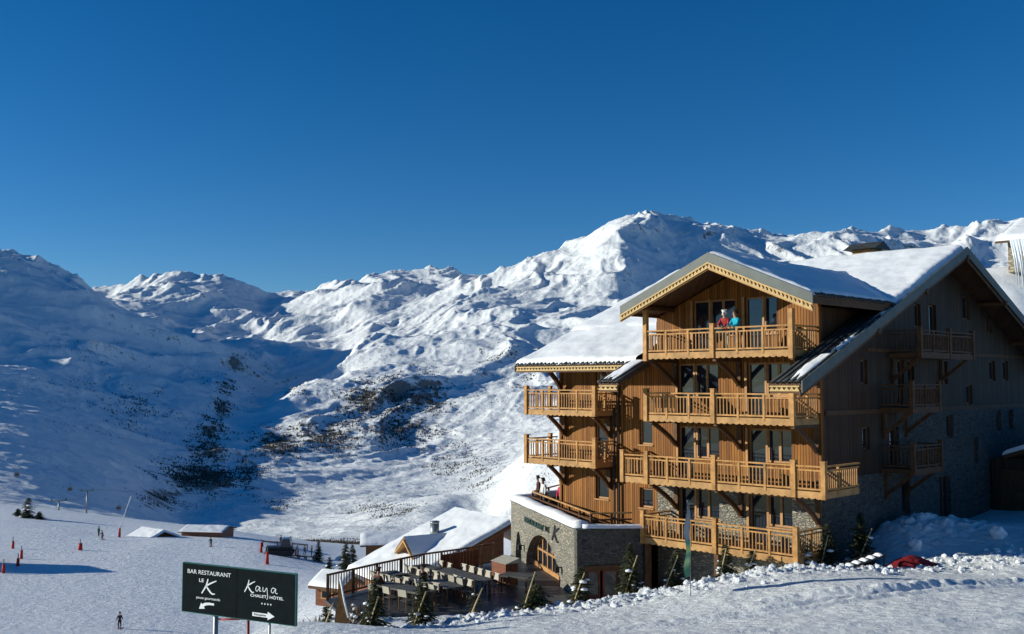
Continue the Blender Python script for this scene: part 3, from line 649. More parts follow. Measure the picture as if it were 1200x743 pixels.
# second snow layer lying higher up the left roof
snow_sheet('snow', lambda a, b: (a, b, zr(b) + .22), 8.5, P1 + .02, 2.6, RIDGE_Q, 60, 60, .12, roof, seed=2, open_edges='lu', edge=.5)
# rolled tiles showing at the eaves, each one a piece
tm = MB()
segs = 7
arc = [(.105 * math.cos(math.pi * i / (segs - 1)), .085 * math.sin(math.pi * i / (segs - 1))) for i in range(segs)]
arc2 = [(x * .78, z * .72) for x, z in arc][::-1]
tm.prism([(x, 0, z) for x, z in arc + arc2], (0, .5, 0)); TILE_ME = tm.mesh('roof_tile', M_TILE, True)
def tiles(par, pts_fn, a0, a1, pitch, rz, tilt, name='roof_tile'):
    n = int(round(abs(a1 - a0) / pitch))
    for i in range(n):
        t = a0 + (a1 - a0) * (i + .5) / n
        o = link(name, TILE_ME, par); o.location = pts_fn(t); o.rotation_euler = (tilt + random.Random(i).uniform(-.03, .03), 0, rz)
        o.scale = (1, 1, 1 + .1 * (i % 3))
tl = math.atan(SL)
tiles(roof, lambda p: (-p, -1.72, zr(-1.72) + .03), 7.9, P1 - .05, .28, 0, tl)
tiles(roof, lambda p: (-p, E0 - .08, zr(E0 - .08) + .03), 7.62, 8.72, .26, 0, tl)
tiles(roof, lambda p: (-p, E0 - .08, zr(E0 - .08) + .03), P0 + .08, -.02, .26, 0, tl)
for i in range(5):                                                  # long bare tile rows on the two low eave pieces
    for c0 in (7.7, -.2):
        r = MB(); x = c0 + i * .26 * (1 if c0 > 0 else -1)
        r.tube([(-x, E0 - .02, zr(E0) + .05), (-x, -1.6 if c0 > 0 else 4.2, zr(-1.6 if c0 > 0 else 4.2) + .05)], .085, 8); r.build('tile_row', M_TILE, roof, True)
# eave boards with carved trim
def carved(mb, pa, pb, h=.22, off=(0, 0, 0), n_per=.21):
    """lattice trim between two points: two battens and zigzag pickets between them"""
    a = Vector(pa); b = Vector(pb); d = b - a; L = d.length; d.normalize(); up = Vector((0, 0, 1))
    mb.beam(a + up * h / 2, b + up * h / 2, .05, .06); mb.beam(a - up * h / 2, b - up * h / 2, .05, .06)
    n = max(2, int(L / n_per))
    for i in range(n):
        c = a + d * (L * (i + .5) / n)
        w_ = L / n / 2 * .92; hh = h / 2 - .02
        q = [c - d * w_ - up * hh * .9, c - d * w_ * .0 - up * hh * .05 - up * hh * .95, c + d * w_ - up * hh * .9, c + up * 0 - d * 0 + up * hh * .95]
        side = d.cross(up).normalized() * .03
        mb.prism([tuple(x - side / 2) for x in (c - d * w_ - up * hh, c + d * w_ - up * hh, c + up * hh)], tuple(side))
for (pa, pb, q_, z_) in ((8.1, P1 - .1, -1.66, zr(-1.6) - .23), (7.65, 8.7, E0 - .02, zr(E0) - .22), (P0 + .1, -.02, E0 - .02, zr(E0) - .22)):
    r = MB(); r.box(-pa, -pb, q_ + .04, q_ + .09, z_ - .16, z_ + .1); r.build('eave_board', M_BEAM, roof)
    r = MB(); carved(r, (-pa, q_, z_ + .02), (-pb, q_, z_ + .02), .16); r.build('carved_trim', M_LACE, roof)
# purlins under the left eave and its supports
for p in (9.4, 11.4, 13.0, 14.6, 16.0):
    r = MB(); r.beam((-p, -1.6, zr(-1.6) - .26), (-p, .1, zr(.1) - .26), .12, .18); r.build('rafter', M_BEAM, roof)
r = MB(); r.box(-8.5, -16.2, -1.25, -1.05, .72, .92); r.build('purlin', M_BEAM, roof)
er_ = (MB(), MB())
for t in range(4):
    z_a = [-.55, -.15, .2, .5, .75][t]; z_b = [-.55, -.15, .2, .5, .75][t + 1]; q_a = [-.1, -.3, -.6, -.95, -1.3][t]; q_b = [-.1, -.3, -.6, -.95, -1.3][t + 1]
    for r, p in zip(er_, (14.5, 11.0)): r.beam((-p, q_a, z_a), (-p, q_b, z_b), .16, .2)
for r in er_: r.build('eave_brace', M_BEAM, roof)
# big gable rake boards (side gable): flashing, barge board
def rake(par, pts, dz0, dz1, thick, mat, name, axis='p'):
    for a, b in zip(pts, pts[1:]):
        r = MB(); pa = Vector((-a[0], a[1], a[2])); pb = Vector((-b[0], b[1], b[2]))
        poly = [pa + Vector((0, 0, dz0)), pb + Vector((0, 0, dz0)), pb + Vector((0, 0, dz1)), pa + Vector((0, 0, dz1))]
        r.prism([tuple(x) for x in poly], thick); r.build(name, mat, par)
g2 = [(P0, E0 - .05, zr(E0 - .05)), (P0, RIDGE_Q, zr(RIDGE_Q)), (P0, 26.6, zr(26.6))]
rake(roof, g2, -.34, .12, (.05, 0, 0), M_FLASH, 'barge_board'); rake(roof, [(P0 + .1, a[1], a[2]) for a in g2], -.52, -.3, (.05, 0, 0), M_BEAM, 'barge_board')
gl = [(P1, -1.65, zr(-1.65)), (P1, RIDGE_Q, zr(RIDGE_Q))]
rake(roof, gl, -.34, .02, (-.05, 0, 0), M_BEAM, 'barge_board')
for q in (2.5, 7.4, RIDGE_Q, 17.2, 22):
    r = MB(); r.tube([(1.5, q, zr(q) - .42), (-.2, q, zr(q) - .42)], .13, 10); r.build('purlin', M_BEAM, roof)
# cross gable roof over the front
groof = empty('gable_roof', (0, 0, 0)); groof.parent = hotel
QF = -2.8; EL, ER = 8.32, -1.28
qe = lambda p: RIDGE_Q - (RIDGE_Z - za(p)) / SL
for E_ in (EL, ER):
    roof_part('deck', [(E_, QF, za(E_)), (AP, QF, za(AP)), (AP, qe(AP) + .4, za(AP)), (E_, qe(E_) + .4, za(E_))], parent=groof)
def fg(sgn):
    E_ = ER if sgn > 0 else EL
    def f(a, b):                       # a: 0 eave ..1 ridge ; b: 0 front ..1 back
        p = E_ + (AP - E_) * a; zz = AZ_ - ASL * np.abs(p - AP)
        qb = RIDGE_Q - (RIDGE_Z - zz) / SL + .3
        return p, QF + .06 + (qb - QF) * b, zz
    return f
for sgn in (1, -1):
    f = fg(sgn); a = np.linspace(0, 1, 44); b = np.linspace(0, 1, 70); AA, BB = np.meshgrid(a, b)
    p, q, z = f(AA, BB); e = np.clip(np.minimum(AA * 4.8, BB * 10) / .4, 0, 1); pr_ = np.sqrt(1 - (1 - e) ** 2)
    Z = z + .02 + (.20 + fbm(p * .8, q * .8, 3, 5) * .07) * pr_
    me = grid_mesh('snow', -p if sgn > 0 else -p, q, Z, [M_SNOW]); link('snow', me, groof)
rk_ = [(EL + .04, QF, za(EL + .04)), (AP, QF, za(AP)), (ER - .04, QF, za(ER - .04))]
rake(groof, [(a, b - .03, c) for a, b, c in rk_], -.30, .12, (0, .06, 0), M_FLASH, 'barge_board')
rake(groof, [(a, b - .015, c) for a, b, c in rk_], -.62, -.30, (0, .05, 0), M_FASC, 'barge_board')
for a, b in zip(rk_, rk_[1:]):
    r = MB(); carved(r, (-a[0], QF - .05, a[2] - .43), (-b[0], QF - .05, b[2] - .43), .20, n_per=.19); r.build('carved_trim', M_LACE, groof)
r = MB(); r.box(-EL + .02, -EL + .08, QF, 2.6, za(EL) - .34, za(EL) - .02); r.build('eave_board', M_BEAM, groof)
r = MB(); r.box(-ER - .08, -ER - .02, QF, 4.6, za(ER) - .30, za(ER) - .02); r.build('eave_board', M_BEAM, groof)
tiles(groof, lambda q: (-ER + .1, q, za(ER) + .0), QF + .25, 4.3, .27, R_(90), tl)
for p in (AP, 7.45, .0):
    zt = za(p) - .36
    r = MB(); r.tube([(-p, QF + .15, zt), (-p, .1, zt)], .13, 10); r.build('purlin', M_BEAM, groof)
# underside lining of front gable
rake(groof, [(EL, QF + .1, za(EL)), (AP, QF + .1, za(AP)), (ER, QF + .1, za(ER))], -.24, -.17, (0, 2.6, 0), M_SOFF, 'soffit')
# roof tower behind the ridge
TX = -5.0
t = MB(); t.box(TX - .6, TX + .6, 14.2, 15.4, 5.2, 7.4); t.build('roof_turret', M_FASC, hotel)
t = MB(); t.prism([(TX - .95, 13.8, 7.4), (TX - .95, 15.8, 7.4), (TX - .95, 14.8, 7.85)], (1.9, 0, 0)); t.build('turret_roof', M_TILE, hotel)
# ------------------------------------------------------------------ restaurant wing with roof terrace (x from far corner to near corner, y into the building)
KA = math.atan2(-0.9676, 0.2526)
rest = empty('restaurant_wing', (-0.05, 56.7, 0), KA, 'low stone restaurant wing with an arched glass entrance and a snow rimmed roof terrace', 'building')
KL = 11.68; KT = -6.55; KB = -10.3
def arch(s):                                  # soffit height over the wall base at distance x from the far corner
    for c, a, t in ((KL - 5.6, 3.0, -7.62), (KL - 10.1, 0.62, -8.02)):
        if abs(s - c) < a - 1e-6: return KBASE + (t - KBASE) * max(0, 1 - ((s - c) / a) ** 2) ** 0.5
    return KBASE
KBASE = -9.75
mb = MB(); n = 92; xs = [KL * i / n for i in range(n + 1)]
xs = sorted(set(xs + [KL - 8.6, KL - 2.6, KL - 10.72, KL - 9.48]))
for a, b in zip(xs, xs[1:]):
    mid = (a + b) / 2; inside = arch(mid) > KBASE + .001
    za_, zb_ = (arch(a), arch(b)) if inside else (KB, KB)
    if inside: za_, zb_ = max(za_, KBASE), max(zb_, KBASE)
    mb.poly([(a, 0, za_), (b, 0, zb_), (b, 0, KT), (a, 0, KT)])
    if inside: mb.poly([(a, 0, za_), (b, 0, zb_), (b, .55, zb_), (a, .55, za_)])
    mb.poly([(a, .55, za_), (b, .55, zb_), (b, .55, KT), (a, .55, KT)])
mb.poly([(0, 0, KT), (KL, 0, KT), (KL, .55, KT), (0, .55, KT)])
for s in (KL - 8.6, KL - 2.6, KL - 10.72, KL - 9.48): mb.poly([(s, 0, KB), (s, .55, KB), (s, .55, KBASE + .02), (s, 0, KBASE + .02)])
mb.build('stone_wall', M_STONE, rest, recalc=False)
# near wall towards the hotel deck: from the near corner (KL,0) to K2
def kloc(x, y):
    v = Matrix.Rotation(-KA, 3, 'Z') @ Vector((x + 0.05, y - 56.7, 0)); return (v.x, v.y)
k2 = kloc(5.96, 46.2); kn = kloc(3.5, 59.8)
a0 = Vector((KL + .001, 0.0, 0)); b0_ = Vector((k2[0], k2[1], 0)); dd = (b0_ - a0); LL = dd.length; dd.normalize(); nn = Vector((dd.y, -dd.x, 0)); nn = nn if nn.x < 0 else -nn
def kw(t, d, z): v = a0 + dd * t + nn * d; return (v.x, v.y, z)
mb = MB()
def kseg(t0, t1, z0, z1, m=mb, d=.4, d0=0):
    m.prism([kw(t0, d0, z0), kw(t1, d0, z0), kw(t1, d0, z1), kw(t0, d0, z1)], tuple(nn * d))
kseg(.0, .42, KB, KT); kseg(.42, LL, -8.35, KT); kseg(2.0, LL, KB, -8.352); kseg(.42, 2.0, KB, -9.6)
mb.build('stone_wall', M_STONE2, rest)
for t0, t1 in ((.45, 1.12), (1.24, 1.97)):
    m = MB(); kseg(t0, t0 + .08, -9.6, -8.36, m, .08, .1); kseg(t1 - .08, t1, -9.6, -8.36, m, .08, .1); kseg(t0 + .08, t1 - .08, -8.46, -8.36, m, .08, .1); kseg(t0 + .08, t1 - .08, -9.6, -9.5, m, .08, .1)
    w_ = m.build('window', simple('red_frame', (0.16, 0.035, 0.02), .5), rest); m = MB(); kseg(t0 + .08, t1 - .08, -9.5, -8.46, m, .02, .14); m.build('pane', M_GLASS, w_)
m = MB(); kseg(.35, 2.1, -8.37, -8.15, m, .1, -.06); m.build('lintel', M_BEAM, rest)
m = MB(); m.prism([(KL - .4, .55, -7.0), (.3, .55, -7.0), (kn[0], kn[1], -7.0), (kn[0] + 6, kn[1] + 4, -7.0), (k2[0] + 1, k2[1] + 3.0, -7.0), (k2[0] - .3, k2[1] + .3, -7.0)], (0, 0, -.25)); m.build('terrace_floor', M_BEAM, rest)
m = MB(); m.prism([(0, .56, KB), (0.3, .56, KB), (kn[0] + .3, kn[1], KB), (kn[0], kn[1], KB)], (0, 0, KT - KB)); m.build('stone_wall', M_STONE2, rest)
m = MB(); m.box(.6, KL - .6, 1.6, 1.75, KB, -7.3); m.build('inner_wall', M_BEAM, rest)
# arched glazing in golden timber
m = MB(); g = MB()
for i in range(8):
    s = KL - 8.55 + 5.9 * i / 7; t = arch(min(max(s, KL - 8.5), KL - 2.7)) - .02
    m.box(s - .055, s + .055, .42, .54, KBASE, max(t, KBASE + .3))
for i in range(28):
    s0 = KL - 8.58 + 5.96 * i / 28; s1 = KL - 8.58 + 5.96 * (i + 1) / 28
    m.beam((s0, .48, arch(s0) - .06), (s1, .48, arch(s1) - .06), .12, .14)
    g.poly([(s0, .5, KBASE), (s1, .5, KBASE), (s1, .5, arch(s1)), (s0, .5, arch(s0))])
m.box(KL - 8.6, KL - 2.6, .41, .55, KBASE - .1, KBASE + .45); m.box(KL - 8.5, KL - 2.7, .43, .53, -8.62, -8.52)
gd = m.build('arched_door', M_FRAME, rest); g.build('pane', M_GLASS, gd)
m = MB(); m.box(KL - 10.75, KL - 9.45, .5, .54, KB, -8.0); m.build('niche_window', M_GLASS, rest)
# snow on the parapet
def ribbon(name, pts, wdt, h, mat, par, seg=8, zoff=0.0, seed=0):
    V = []; 
    P = []
    for a, b in zip(pts, pts[1:]):
        L = (Vector(b) - Vector(a)).length; n = max(2, int(L / .25)); P += [Vector(a).lerp(Vector(b), i / n) for i in range(n)]
    P.append(Vector(pts[-1])); m = MB(); rings = []
    for i, p in enumerate(P):
        d = (P[min(i + 1, len(P) - 1)] - P[max(i - 1, 0)]); d.z = 0; d.normalize(); s_ = Vector((d.y, -d.x, 0))
        hh = h * (1 + .10 * math.sin(i * .31 + seed) + .05 * math.sin(i * .83)); ww = wdt * (1 + .04 * math.sin(i * .47))
        rings.append([p + s_ * (ww / 2) * math.cos(math.pi * j / seg) + Vector((0, 0, zoff + hh * math.sin(math.pi * j / seg) ** .7)) for j in range(seg + 1)])
    for r in rings:
        m.v += [tuple(v) for v in r]
    for i in range(len(P) - 1):
        for j in range(seg):
            a = i * (seg + 1) + j; m.f.append((a, a + 1, a + seg + 2, a + seg + 1)); m.mi.append(0)
    for i in (0, len(P) - 1):
        m.f.append(tuple(range(i * (seg + 1), (i + 1) * (seg + 1)))); m.mi.append(0)
    return m.build(name, mat, par, True)
m = MB(); m.box(-.06, KL + .06, -.07, .62, KT + .002, KT + .08); m.build('coping', M_FLASH, rest)
ribbon('snow', [(kn[0] + .2, kn[1], KT + .08), (.25, .28, KT + .08), (KL - .15, .28, KT + .08)], .8, .30, M_SNOW, rest)
ribbon('snow', [(KL - .15, .28, KT + .08), (k2[0], k2[1] + .15, KT)], .55, .16, M_SNOW, rest, seed=2)
# terrace railing
tr_ = [(kn[0] - .6, kn[1] - .3), (.9, 1.0), (KL - 1.1, 1.05), (k2[0] - .9, k2[1] - .2)]
for a, b in zip(tr_, tr_[1:]):
    A3 = Vector((*a, 0)); B3 = Vector((*b, 0)); L = (B3 - A3).length; nps = max(2, int(L / 1.6))
    for zz in (-5.98, -6.28):
        m = MB(); m.beam((*a, zz), (*b, zz), .10, .07); m.build('terrace_rail', M_FASC if zz > -6.1 else M_BEAM, rest)
    for i in range(nps):
        p = A3.lerp(B3, i / nps); m = MB(); m.box(p.x - .05, p.x + .05, p.y - .05, p.y + .05, -7.0, -6.0); m.build('rail_post', M_BEAM, rest)
# wall lamps
for s in (8.97, 2.32):
    m = MB(); m.box(KL - s - .03, KL - s + .03, -.22, 0, -8.62, -8.58); m.box(KL - s - .1, KL - s + .1, -.32, -.14, -8.82, -8.55); m.tube([(KL - s, -.23, -8.55), (KL - s, -.23, -8.42)], .07, 6, r1=.01); m.build('wall_lantern', M_BLACK, rest)
# lettering
M_LETG = simple('green_letter', (0.02, 0.05, 0.04), .5, var=.1); M_LETB = simple('black_letter', (0.015, 0.015, 0.018), .5, var=.1); M_WHITE = simple('white_print', (0.78, 0.80, 0.80), .6, var=.03)
def text(name, s, size, mat, par, loc, rot=(R_(90), 0, 0), width=None, ext=.01, align='LEFT', bold=0.0, sx=1.0):
    cu = bpy.data.curves.new(name, 'FONT'); cu.body = s; cu.size = size; cu.extrude = ext; cu.align_x = align; cu.offset = bold
    o = bpy.data.objects.new(name, cu); col.objects.link(o); bpy.context.view_layer.update()
    me = bpy.data.meshes.new_from_object(o.evaluated_get(bpy.context.evaluated_depsgraph_get()))
    bpy.data.objects.remove(o); me.materials.clear(); me.materials.append(mat)
    if width:
        xs = [v.co.x for v in me.vertices]; sx = width / (max(xs) - min(xs)); x0 = min(xs)
        for v in me.vertices: v.co.x = (v.co.x - x0) * sx
    q = link(name, me, par, loc); q.rotation_euler = rot; return q
text('lettering', 'RESTAURANT', .36, M_LETG, rest, (KL - 8.7, -.03, -7.30), width=3.55, ext=.03, bold=.012)
text('lettering', 'LE', .34, M_LETB, rest, (KL - 4.85, -.03, -7.25), width=.62, ext=.03, bold=.01)
def brush(name, strokes, mat, par, y, thick=.02):
    """strokes: list of (points (x,z), widths) in the x-z plane"""
    m = MB()
    for pts, ws in strokes:
        P = []; W = []
        n = len(pts)
        for i in range(n - 1):            # catmull-rom
            p0, p1, p2, p3 = pts[max(i - 1, 0)], pts[i], pts[i + 1], pts[min(i + 2, n - 1)]
            for k_ in range(8):
                t = k_ / 8
                P.append(Vector([0.5 * ((2 * p1[c]) + (-p0[c] + p2[c]) * t + (2 * p0[c] - 5 * p1[c] + 4 * p2[c] - p3[c]) * t * t + (-p0[c] + 3 * p1[c] - 3 * p2[c] + p3[c]) * t ** 3) for c in (0, 1)]))
                W.append(ws[i] + (ws[i + 1] - ws[i]) * t)
        P.append(Vector(pts[-1])); W.append(ws[-1])
        L = []; Rr = []
        for i, p in enumerate(P):
            d = (P[min(i + 1, len(P) - 1)] - P[max(i - 1, 0)]); d.normalize(); nrm = Vector((-d.y, d.x)); L.append(p + nrm * W[i] / 2); Rr.append(p - nrm * W[i] / 2)
        for i in range(len(P) - 1):
            m.prism([(L[i].x, y, L[i].y), (L[i + 1].x, y, L[i + 1].y), (Rr[i + 1].x, y, Rr[i + 1].y), (Rr[i].x, y, Rr[i].y)], (0, -thick, 0))
    return m.build(name, mat, par)
def K_strokes(x, z, w, h, t):
    return [([(x + w * .42, z + h), (x + w * .30, z + h * .55), (x, z)], [t * .7, t * 1.1, t * .8]),
            ([(x + w, z + h * .93), (x + w * .6, z + h * .72), (x + w * .26, z + h * .50)], [t * .5, t, t * .8]),
            ([(x + w * .30, z + h * .52), (x + w * .50, z + h * .25), (x + w * .72, z + h * .04), (x + w * .92, z + h * .06)], [t * .8, t * 1.2, t, t * .4])]
brush('lettering', K_strokes(KL - 3.75, -7.52, 1.15, .75, .12), M_LETB, rest, -.01, .04)
# ------------------------------------------------------------------ dining terrace
pv = MB()
pav = [(-8.2, 44.9), (-6.4, 47.7), (-4.5, 50.4), (-1.0, 54.2), (.2, 57), (3.2, 45.5), (2.0, 43.6), (-2.0, 42.6), (-5.0, 42.4), (-7.4, 43.0)]
pv.prism([(x, y, -9.62) for x, y in pav], (0, 0, .12)); tb = pv.build('terrace', simple('dark_paving', (0.055, 0.056, 0.06), .45, var=.5, scale=1.2, bump=.01)); tag(tb, 'dark trodden paving of the dining terrace', kind='structure')  # dark grey paving tone, mottled at random
# planks of the fence and terrace fence
fence = empty('terrace_fence', (-4.2, 50.0, -9.5), 0, 'dark wooden fence with slender balusters along the far side of the dining terrace', 'fence')
fp = [(-8.1, 44.9), (-6.3, 47.6), (-4.35, 50.3), (-2.7, 51.7), (-1.0, 53.6)]
def fl(x, y, z): return (x + 4.2, y - 50.0, z + 9.5)
for i, ((ax, ay), (bx_, by)) in enumerate(zip(fp, fp[1:])):
    L = math.hypot(bx_ - ax, by - ay); up = 0.55 if i < 2 else .1
    z0, z1 = -8.42, -8.42
    m = MB(); m.beam(fl(ax, ay, z0), fl(bx_, by, z1), .12, .07); m.build('handrail', M_BEAM, fence)
    m = MB(); m.beam(fl(ax, ay, z0 - .93), fl(bx_, by, z1 - .93), .06, .07); m.build('lower_rail', M_BEAM, fence)
    for t in ((0, .5) if i < 3 else (0, .33, .66, 1)):
        x = ax + (bx_ - ax) * t; y = ay + (by - ay) * t; m = MB(); m.box(x + 4.2 - .06, x + 4.2 + .06, y - 50 - .06, y - 50 + .06, -.1, 1.12); m.build('post', M_FASC if i > 1 else M_BEAM, fence)
    n = int(L / .17)
    for j in range(1, n):
        x = ax + (bx_ - ax) * j / n; y = ay + (by - ay) * j / n
        o = link('baluster', BAL_ME, fence); o.location = fl(x, y, -9.33); o.scale = (1, 1, .9)
RB = simple('red_brown_board', (0.17, 0.055, 0.025), .6, var=.3)
for j in range(12):                      # solid board panel
    t0 = j / 12; ax, ay = -3.55, 50.85; bx_, by = -1.7, 52.6
    m = MB(); m.beam(fl(ax + (bx_ - ax) * t0, ay + (by - ay) * t0 - .1, -9.0), fl(ax + (bx_ - ax) * (t0 + 1 / 13), ay + (by - ay) * (t0 + 1 / 13) - .1, -9.0), .03, .9 if j % 2 else .92); m.build('fence_board', RB, fence)
M_CREAM = simple('cream_slats', (0.40, 0.37, 0.30), .6, var=.12, scale=5)
M_TTOP = simple('weathered_table_top', (0.085, 0.08, 0.07), .6, var=.35, scale=3, bump=.008)
FA = math.atan2(-.82, .56)
tproto = {}
def table(cx, cy, L, W, rz, label, h=.75):
    t = empty('dining_table', (cx, cy, -9.5), rz, label, 'table', 'tables on the dining terrace')
    nb = max(3, int(W / .16))
    for i in range(nb):
        m = MB(); y0 = -W / 2 + W * i / nb; m.box(-L / 2, L / 2, y0 + .006, y0 + W / nb - .006, h - .035, h); m.build('plank', M_TTOP, t)
    for sx_ in (-1, 1):
        for sy_ in (-1, 1):
            m = MB(); m.box(sx_ * (L / 2 - .12) - .035, sx_ * (L / 2 - .12) + .035, sy_ * (W / 2 - .08) - .035, sy_ * (W / 2 - .08) + .035, 0, h - .036); m.build('leg', M_BEAM, t)
    m = MB(); m.box(-L / 2 - .01, L / 2 + .01, -W / 2 - .02, -W / 2, h - .07, h + .004); m.box(-L / 2 - .01, L / 2 + .01, W / 2, W / 2 + .02, h - .07, h + .004); m.build('edge_rail', M_TTOP, t)
    return t
def chair(label):
    c = empty('terrace_chair', (0, 0, -9.5), 0, label, 'chair', 'chairs around the terrace tables')
    m = MB(); m.box(-.22, .22, -.22, .22, .43, .46); m.build('seat', M_TTOP, c)
    m = MB(); Mx = Matrix.Translation((0, -.24, .62)) @ Matrix.Rotation(R_(10), 4, 'X'); m.box(-.23, .23, -.015, .015, -.0, .30, 0, Mx); m.build('backrest', M_CREAM, c)
    for sx_ in (-1, 1):
        for y, z in ((-.24, .9), (.2, .43)):
            m = MB(); m.box(sx_ * .21 - .015, sx_ * .21 + .015, y - .015, y + .015, 0, z); m.build('leg', M_BEAM, c)
    return c
tabs = [('long', -2.3, 46.8, 3.7, .9, FA, 'longest plank table on the terrace, in front of the red brown fence boards'),
        ('a', -5.35, 46.9, 1.7, .8, FA, 'small plank table near the left bend of the terrace fence'),
        ('b', -4.5, 46.0, 1.9, .85, FA, 'mid terrace table left of the longest table'),
        ('c', -4.0, 48.6, 1.7, .8, FA, 'plank table farthest back against the terrace fence'),
        ('d', -4.65, 43.9, 3.0, .9, FA + .25, 'plank table nearest the snow bank, behind the spruces'),
        ('e', -3.0, 44.7, 2.0, .85, FA, 'table between the longest table and the snow bank')]
for n_, x, y, L, W, rz, lb in tabs: table(x, y, L, W, rz, lb)
c0 = None; cl = {'long': 'cream backed chair at the longest terrace table', 'a': 'cream backed chair at the small table by the fence bend', 'b': 'cream backed chair at the table left of the longest table', 'c': 'cream backed chair at the farthest back table', 'd': 'cream backed chair at the table nearest the snow bank', 'e': 'cream backed chair at the table beside the longest one'}
for n_, x, y, L, W, rz, lb in tabs:
    nch = {'long': 5, 'a': 2, 'b': 2, 'c': 2, 'd': 3, 'e': 3}[n_]
    for sd_ in (-1, 1):
        for i in range(nch):
            if c0 is None: c0 = chair(cl[n_]); o = c0
            else: o = copy_tree(c0)
            t = (i + .5) / nch - .5; lx, ly = t * L * .95, sd_ * (W / 2 + .28)
            o.location = (x + lx * math.cos(rz) - ly * math.sin(rz), y + lx * math.sin(rz) + ly * math.cos(rz), -9.5)
            o.rotation_euler = (0, 0, rz + (0 if sd_ < 0 else math.pi) + random.Random(i * 7 + sd_ + x).uniform(-.12, .12))
            o['label'] = cl[n_] + (', near side, ' if sd_ < 0 else ', far side, ') + ['fence end', 'second chair', 'middle chair', 'fourth chair', 'bank end'][i if i < nch - 1 else 4]
t = table(.25, 46.7, 1.5, .9, FA + .5, 'square plank table beside the arched restaurant entrance')
sv_ = empty('serving_cabinet', (-.35, 48.6, -9.5), FA, 'red brown serving cabinet with a sloping snowy top beside the entrance', 'cabinet')
m = MB(); m.box(-.6, .6, -.35, .35, .0, 1.0); m.build('cabinet_body', RB, sv_)
m = MB(); m.prism([(-.65, -.4, 1.0), (-.65, .4, 1.0), (-.65, .4, 1.22)], (1.3, 0, 0)); m.build('lid', M_CREAM, sv_)
# ------------------------------------------------------------------ generic snowy chalet
def poly_roof_snow(name, par, x0, x1, y0, zf, y1, zr_, th, ov=0.0):
    a = np.linspace(0, 1, 30); b = np.linspace(0, 1, 22); AA, BB = np.meshgrid(a, b)
    X = x0 + (x1 - x0) * AA; Y = y0 + (y1 - y0) * BB
    dist = np.minimum(np.minimum(AA, 1 - AA) * abs(x1 - x0), BB * math.hypot(y1 - y0, zr_ - zf)); e = np.clip(dist / .3, 0, 1)
    Z = zf + (zr_ - zf) * BB + .02 + (th + fbm(X * .7, Y * .7, 2, 9) * .08) * np.sqrt(1 - (1 - e) ** 2)
    me = grid_mesh(name, X, Y, Z, [M_SNOW]); bm = bmesh.new(); bm.from_mesh(me); bmesh.ops.recalc_face_normals(bm, faces=bm.faces)
    if sum(f.normal.z for f in bm.faces) < 0: bmesh.ops.reverse_faces(bm, faces=bm.faces)
    bm.to_mesh(me); bm.free(); return link(name, me, par)
def house(name, loc, rz, W, D, H, slope, mat, label, cat='chalet', ov=.6, th=.3, wins=(), door=True, ridge='x', group=None):
    """ridge along local x, eaves at y=0 and y=D"""
    h = empty(name, loc, rz, label, cat, group); zrg = H + D / 2 * slope
    m = MB(); m.prism([(0, 0, 0), (0, D, 0), (0, D, H), (0, D / 2, zrg), (0, 0, H)], (W, 0, 0)); m.build('wall', mat, h)
    for y0 in (0, D):
        s_ = 1 if y0 == 0 else -1; ye = y0 - s_ * ov; ze = H - ov * slope
        m = MB(); m.prism([(-ov, ye, ze), (-ov, D / 2, zrg), (-ov, D / 2, zrg + .15), (-ov, ye, ze + .15)], (W + 2 * ov, 0, 0)); m.build('roof_side', M_BEAM, h)
        poly_roof_snow('snow', h, -ov - .02, W + ov + .02, ye - .02 * s_, ze + .15, D / 2, zrg + .15, th)
    for (side, a, b, z0, z1) in wins:
        f = MB(); g = MB()
        if side == 'f': f.box(a, b, -.04, -.002, z0, z1); g.box(a + .08, b - .08, -.05, -.041, z0 + .08, z1 - .08)
        elif side == 'l': f.box(-.04, -.002, a, b, z0, z1); g.box(-.05, -.041, a + .08, b - .08, z0 + .08, z1 - .08)
        elif side == 'r': f.box(W + .002, W + .04, a, b, z0, z1); g.box(W + .041, W + .05, a + .08, b - .08, z0 + .08, z1 - .08)
        fo = f.build('window', M_FRAME, h); g.build('pane', M_GLASS, fo)
    return h
# chalet below the terrace: one long snowy roof plane
ch = empty('terrace_chalet', (-7.3, 64.3, 0), R_(31.4), 'brown chalet below the terrace under one broad snow covered roof with a small dormer', 'chalet')
zc = lambda x: -13 + .415 * x
m = MB(); m.prism([(.5, .4, -17), (.5, 8.0, -17), (.5, 8.0, zc(.5) - .2), (.5, .4, zc(.5) - .2)], (7.4, 0, 0)); 
m = MB(); m.prism([(.6, .5, -18), (8.2, .5, -18), (8.2, .5, zc(8.2) - .25), (.6, .5, zc(.6) - .25)], (0, 7.2, 0)); m.build('wall', simple('chalet_brown', (0.14, 0.05, 0.025), .6, var=.3), ch)
m = MB(); m.prism([(0, 0, zc(0) - .2), (8.44, 0, zc(8.44) - .2), (8.44, 0, zc(8.44)), (0, 0, zc(0))], (0, 8.15, 0)); m.prism([(8.46, 0, zc(8.44) - .2), (14, 0, zc(2) - .2), (14, 0, zc(2)), (8.46, 0, zc(8.44))], (0, 8.15, 0)); m.build('roof', M_BEAM, ch)
AA, BB = np.meshgrid(np.linspace(0, 1, 60), np.linspace(0, 1, 60)); X = -.05 + 8.5 * AA; Y = -.05 + 8.25 * BB
e = np.clip(np.minimum(np.minimum(BB, 1 - BB) * 8.2, AA * 8.4) / .35, 0, 1)
Z = -13 + .415 * X + .02 + (.3 + fbm(X * .5, Y * .5, 3, 3) * .10 - .12 * np.exp(-((X - 3.2) ** 2 + (Y - 6.6) ** 2) / .1)) * np.sqrt(1 - (1 - e) ** 2)
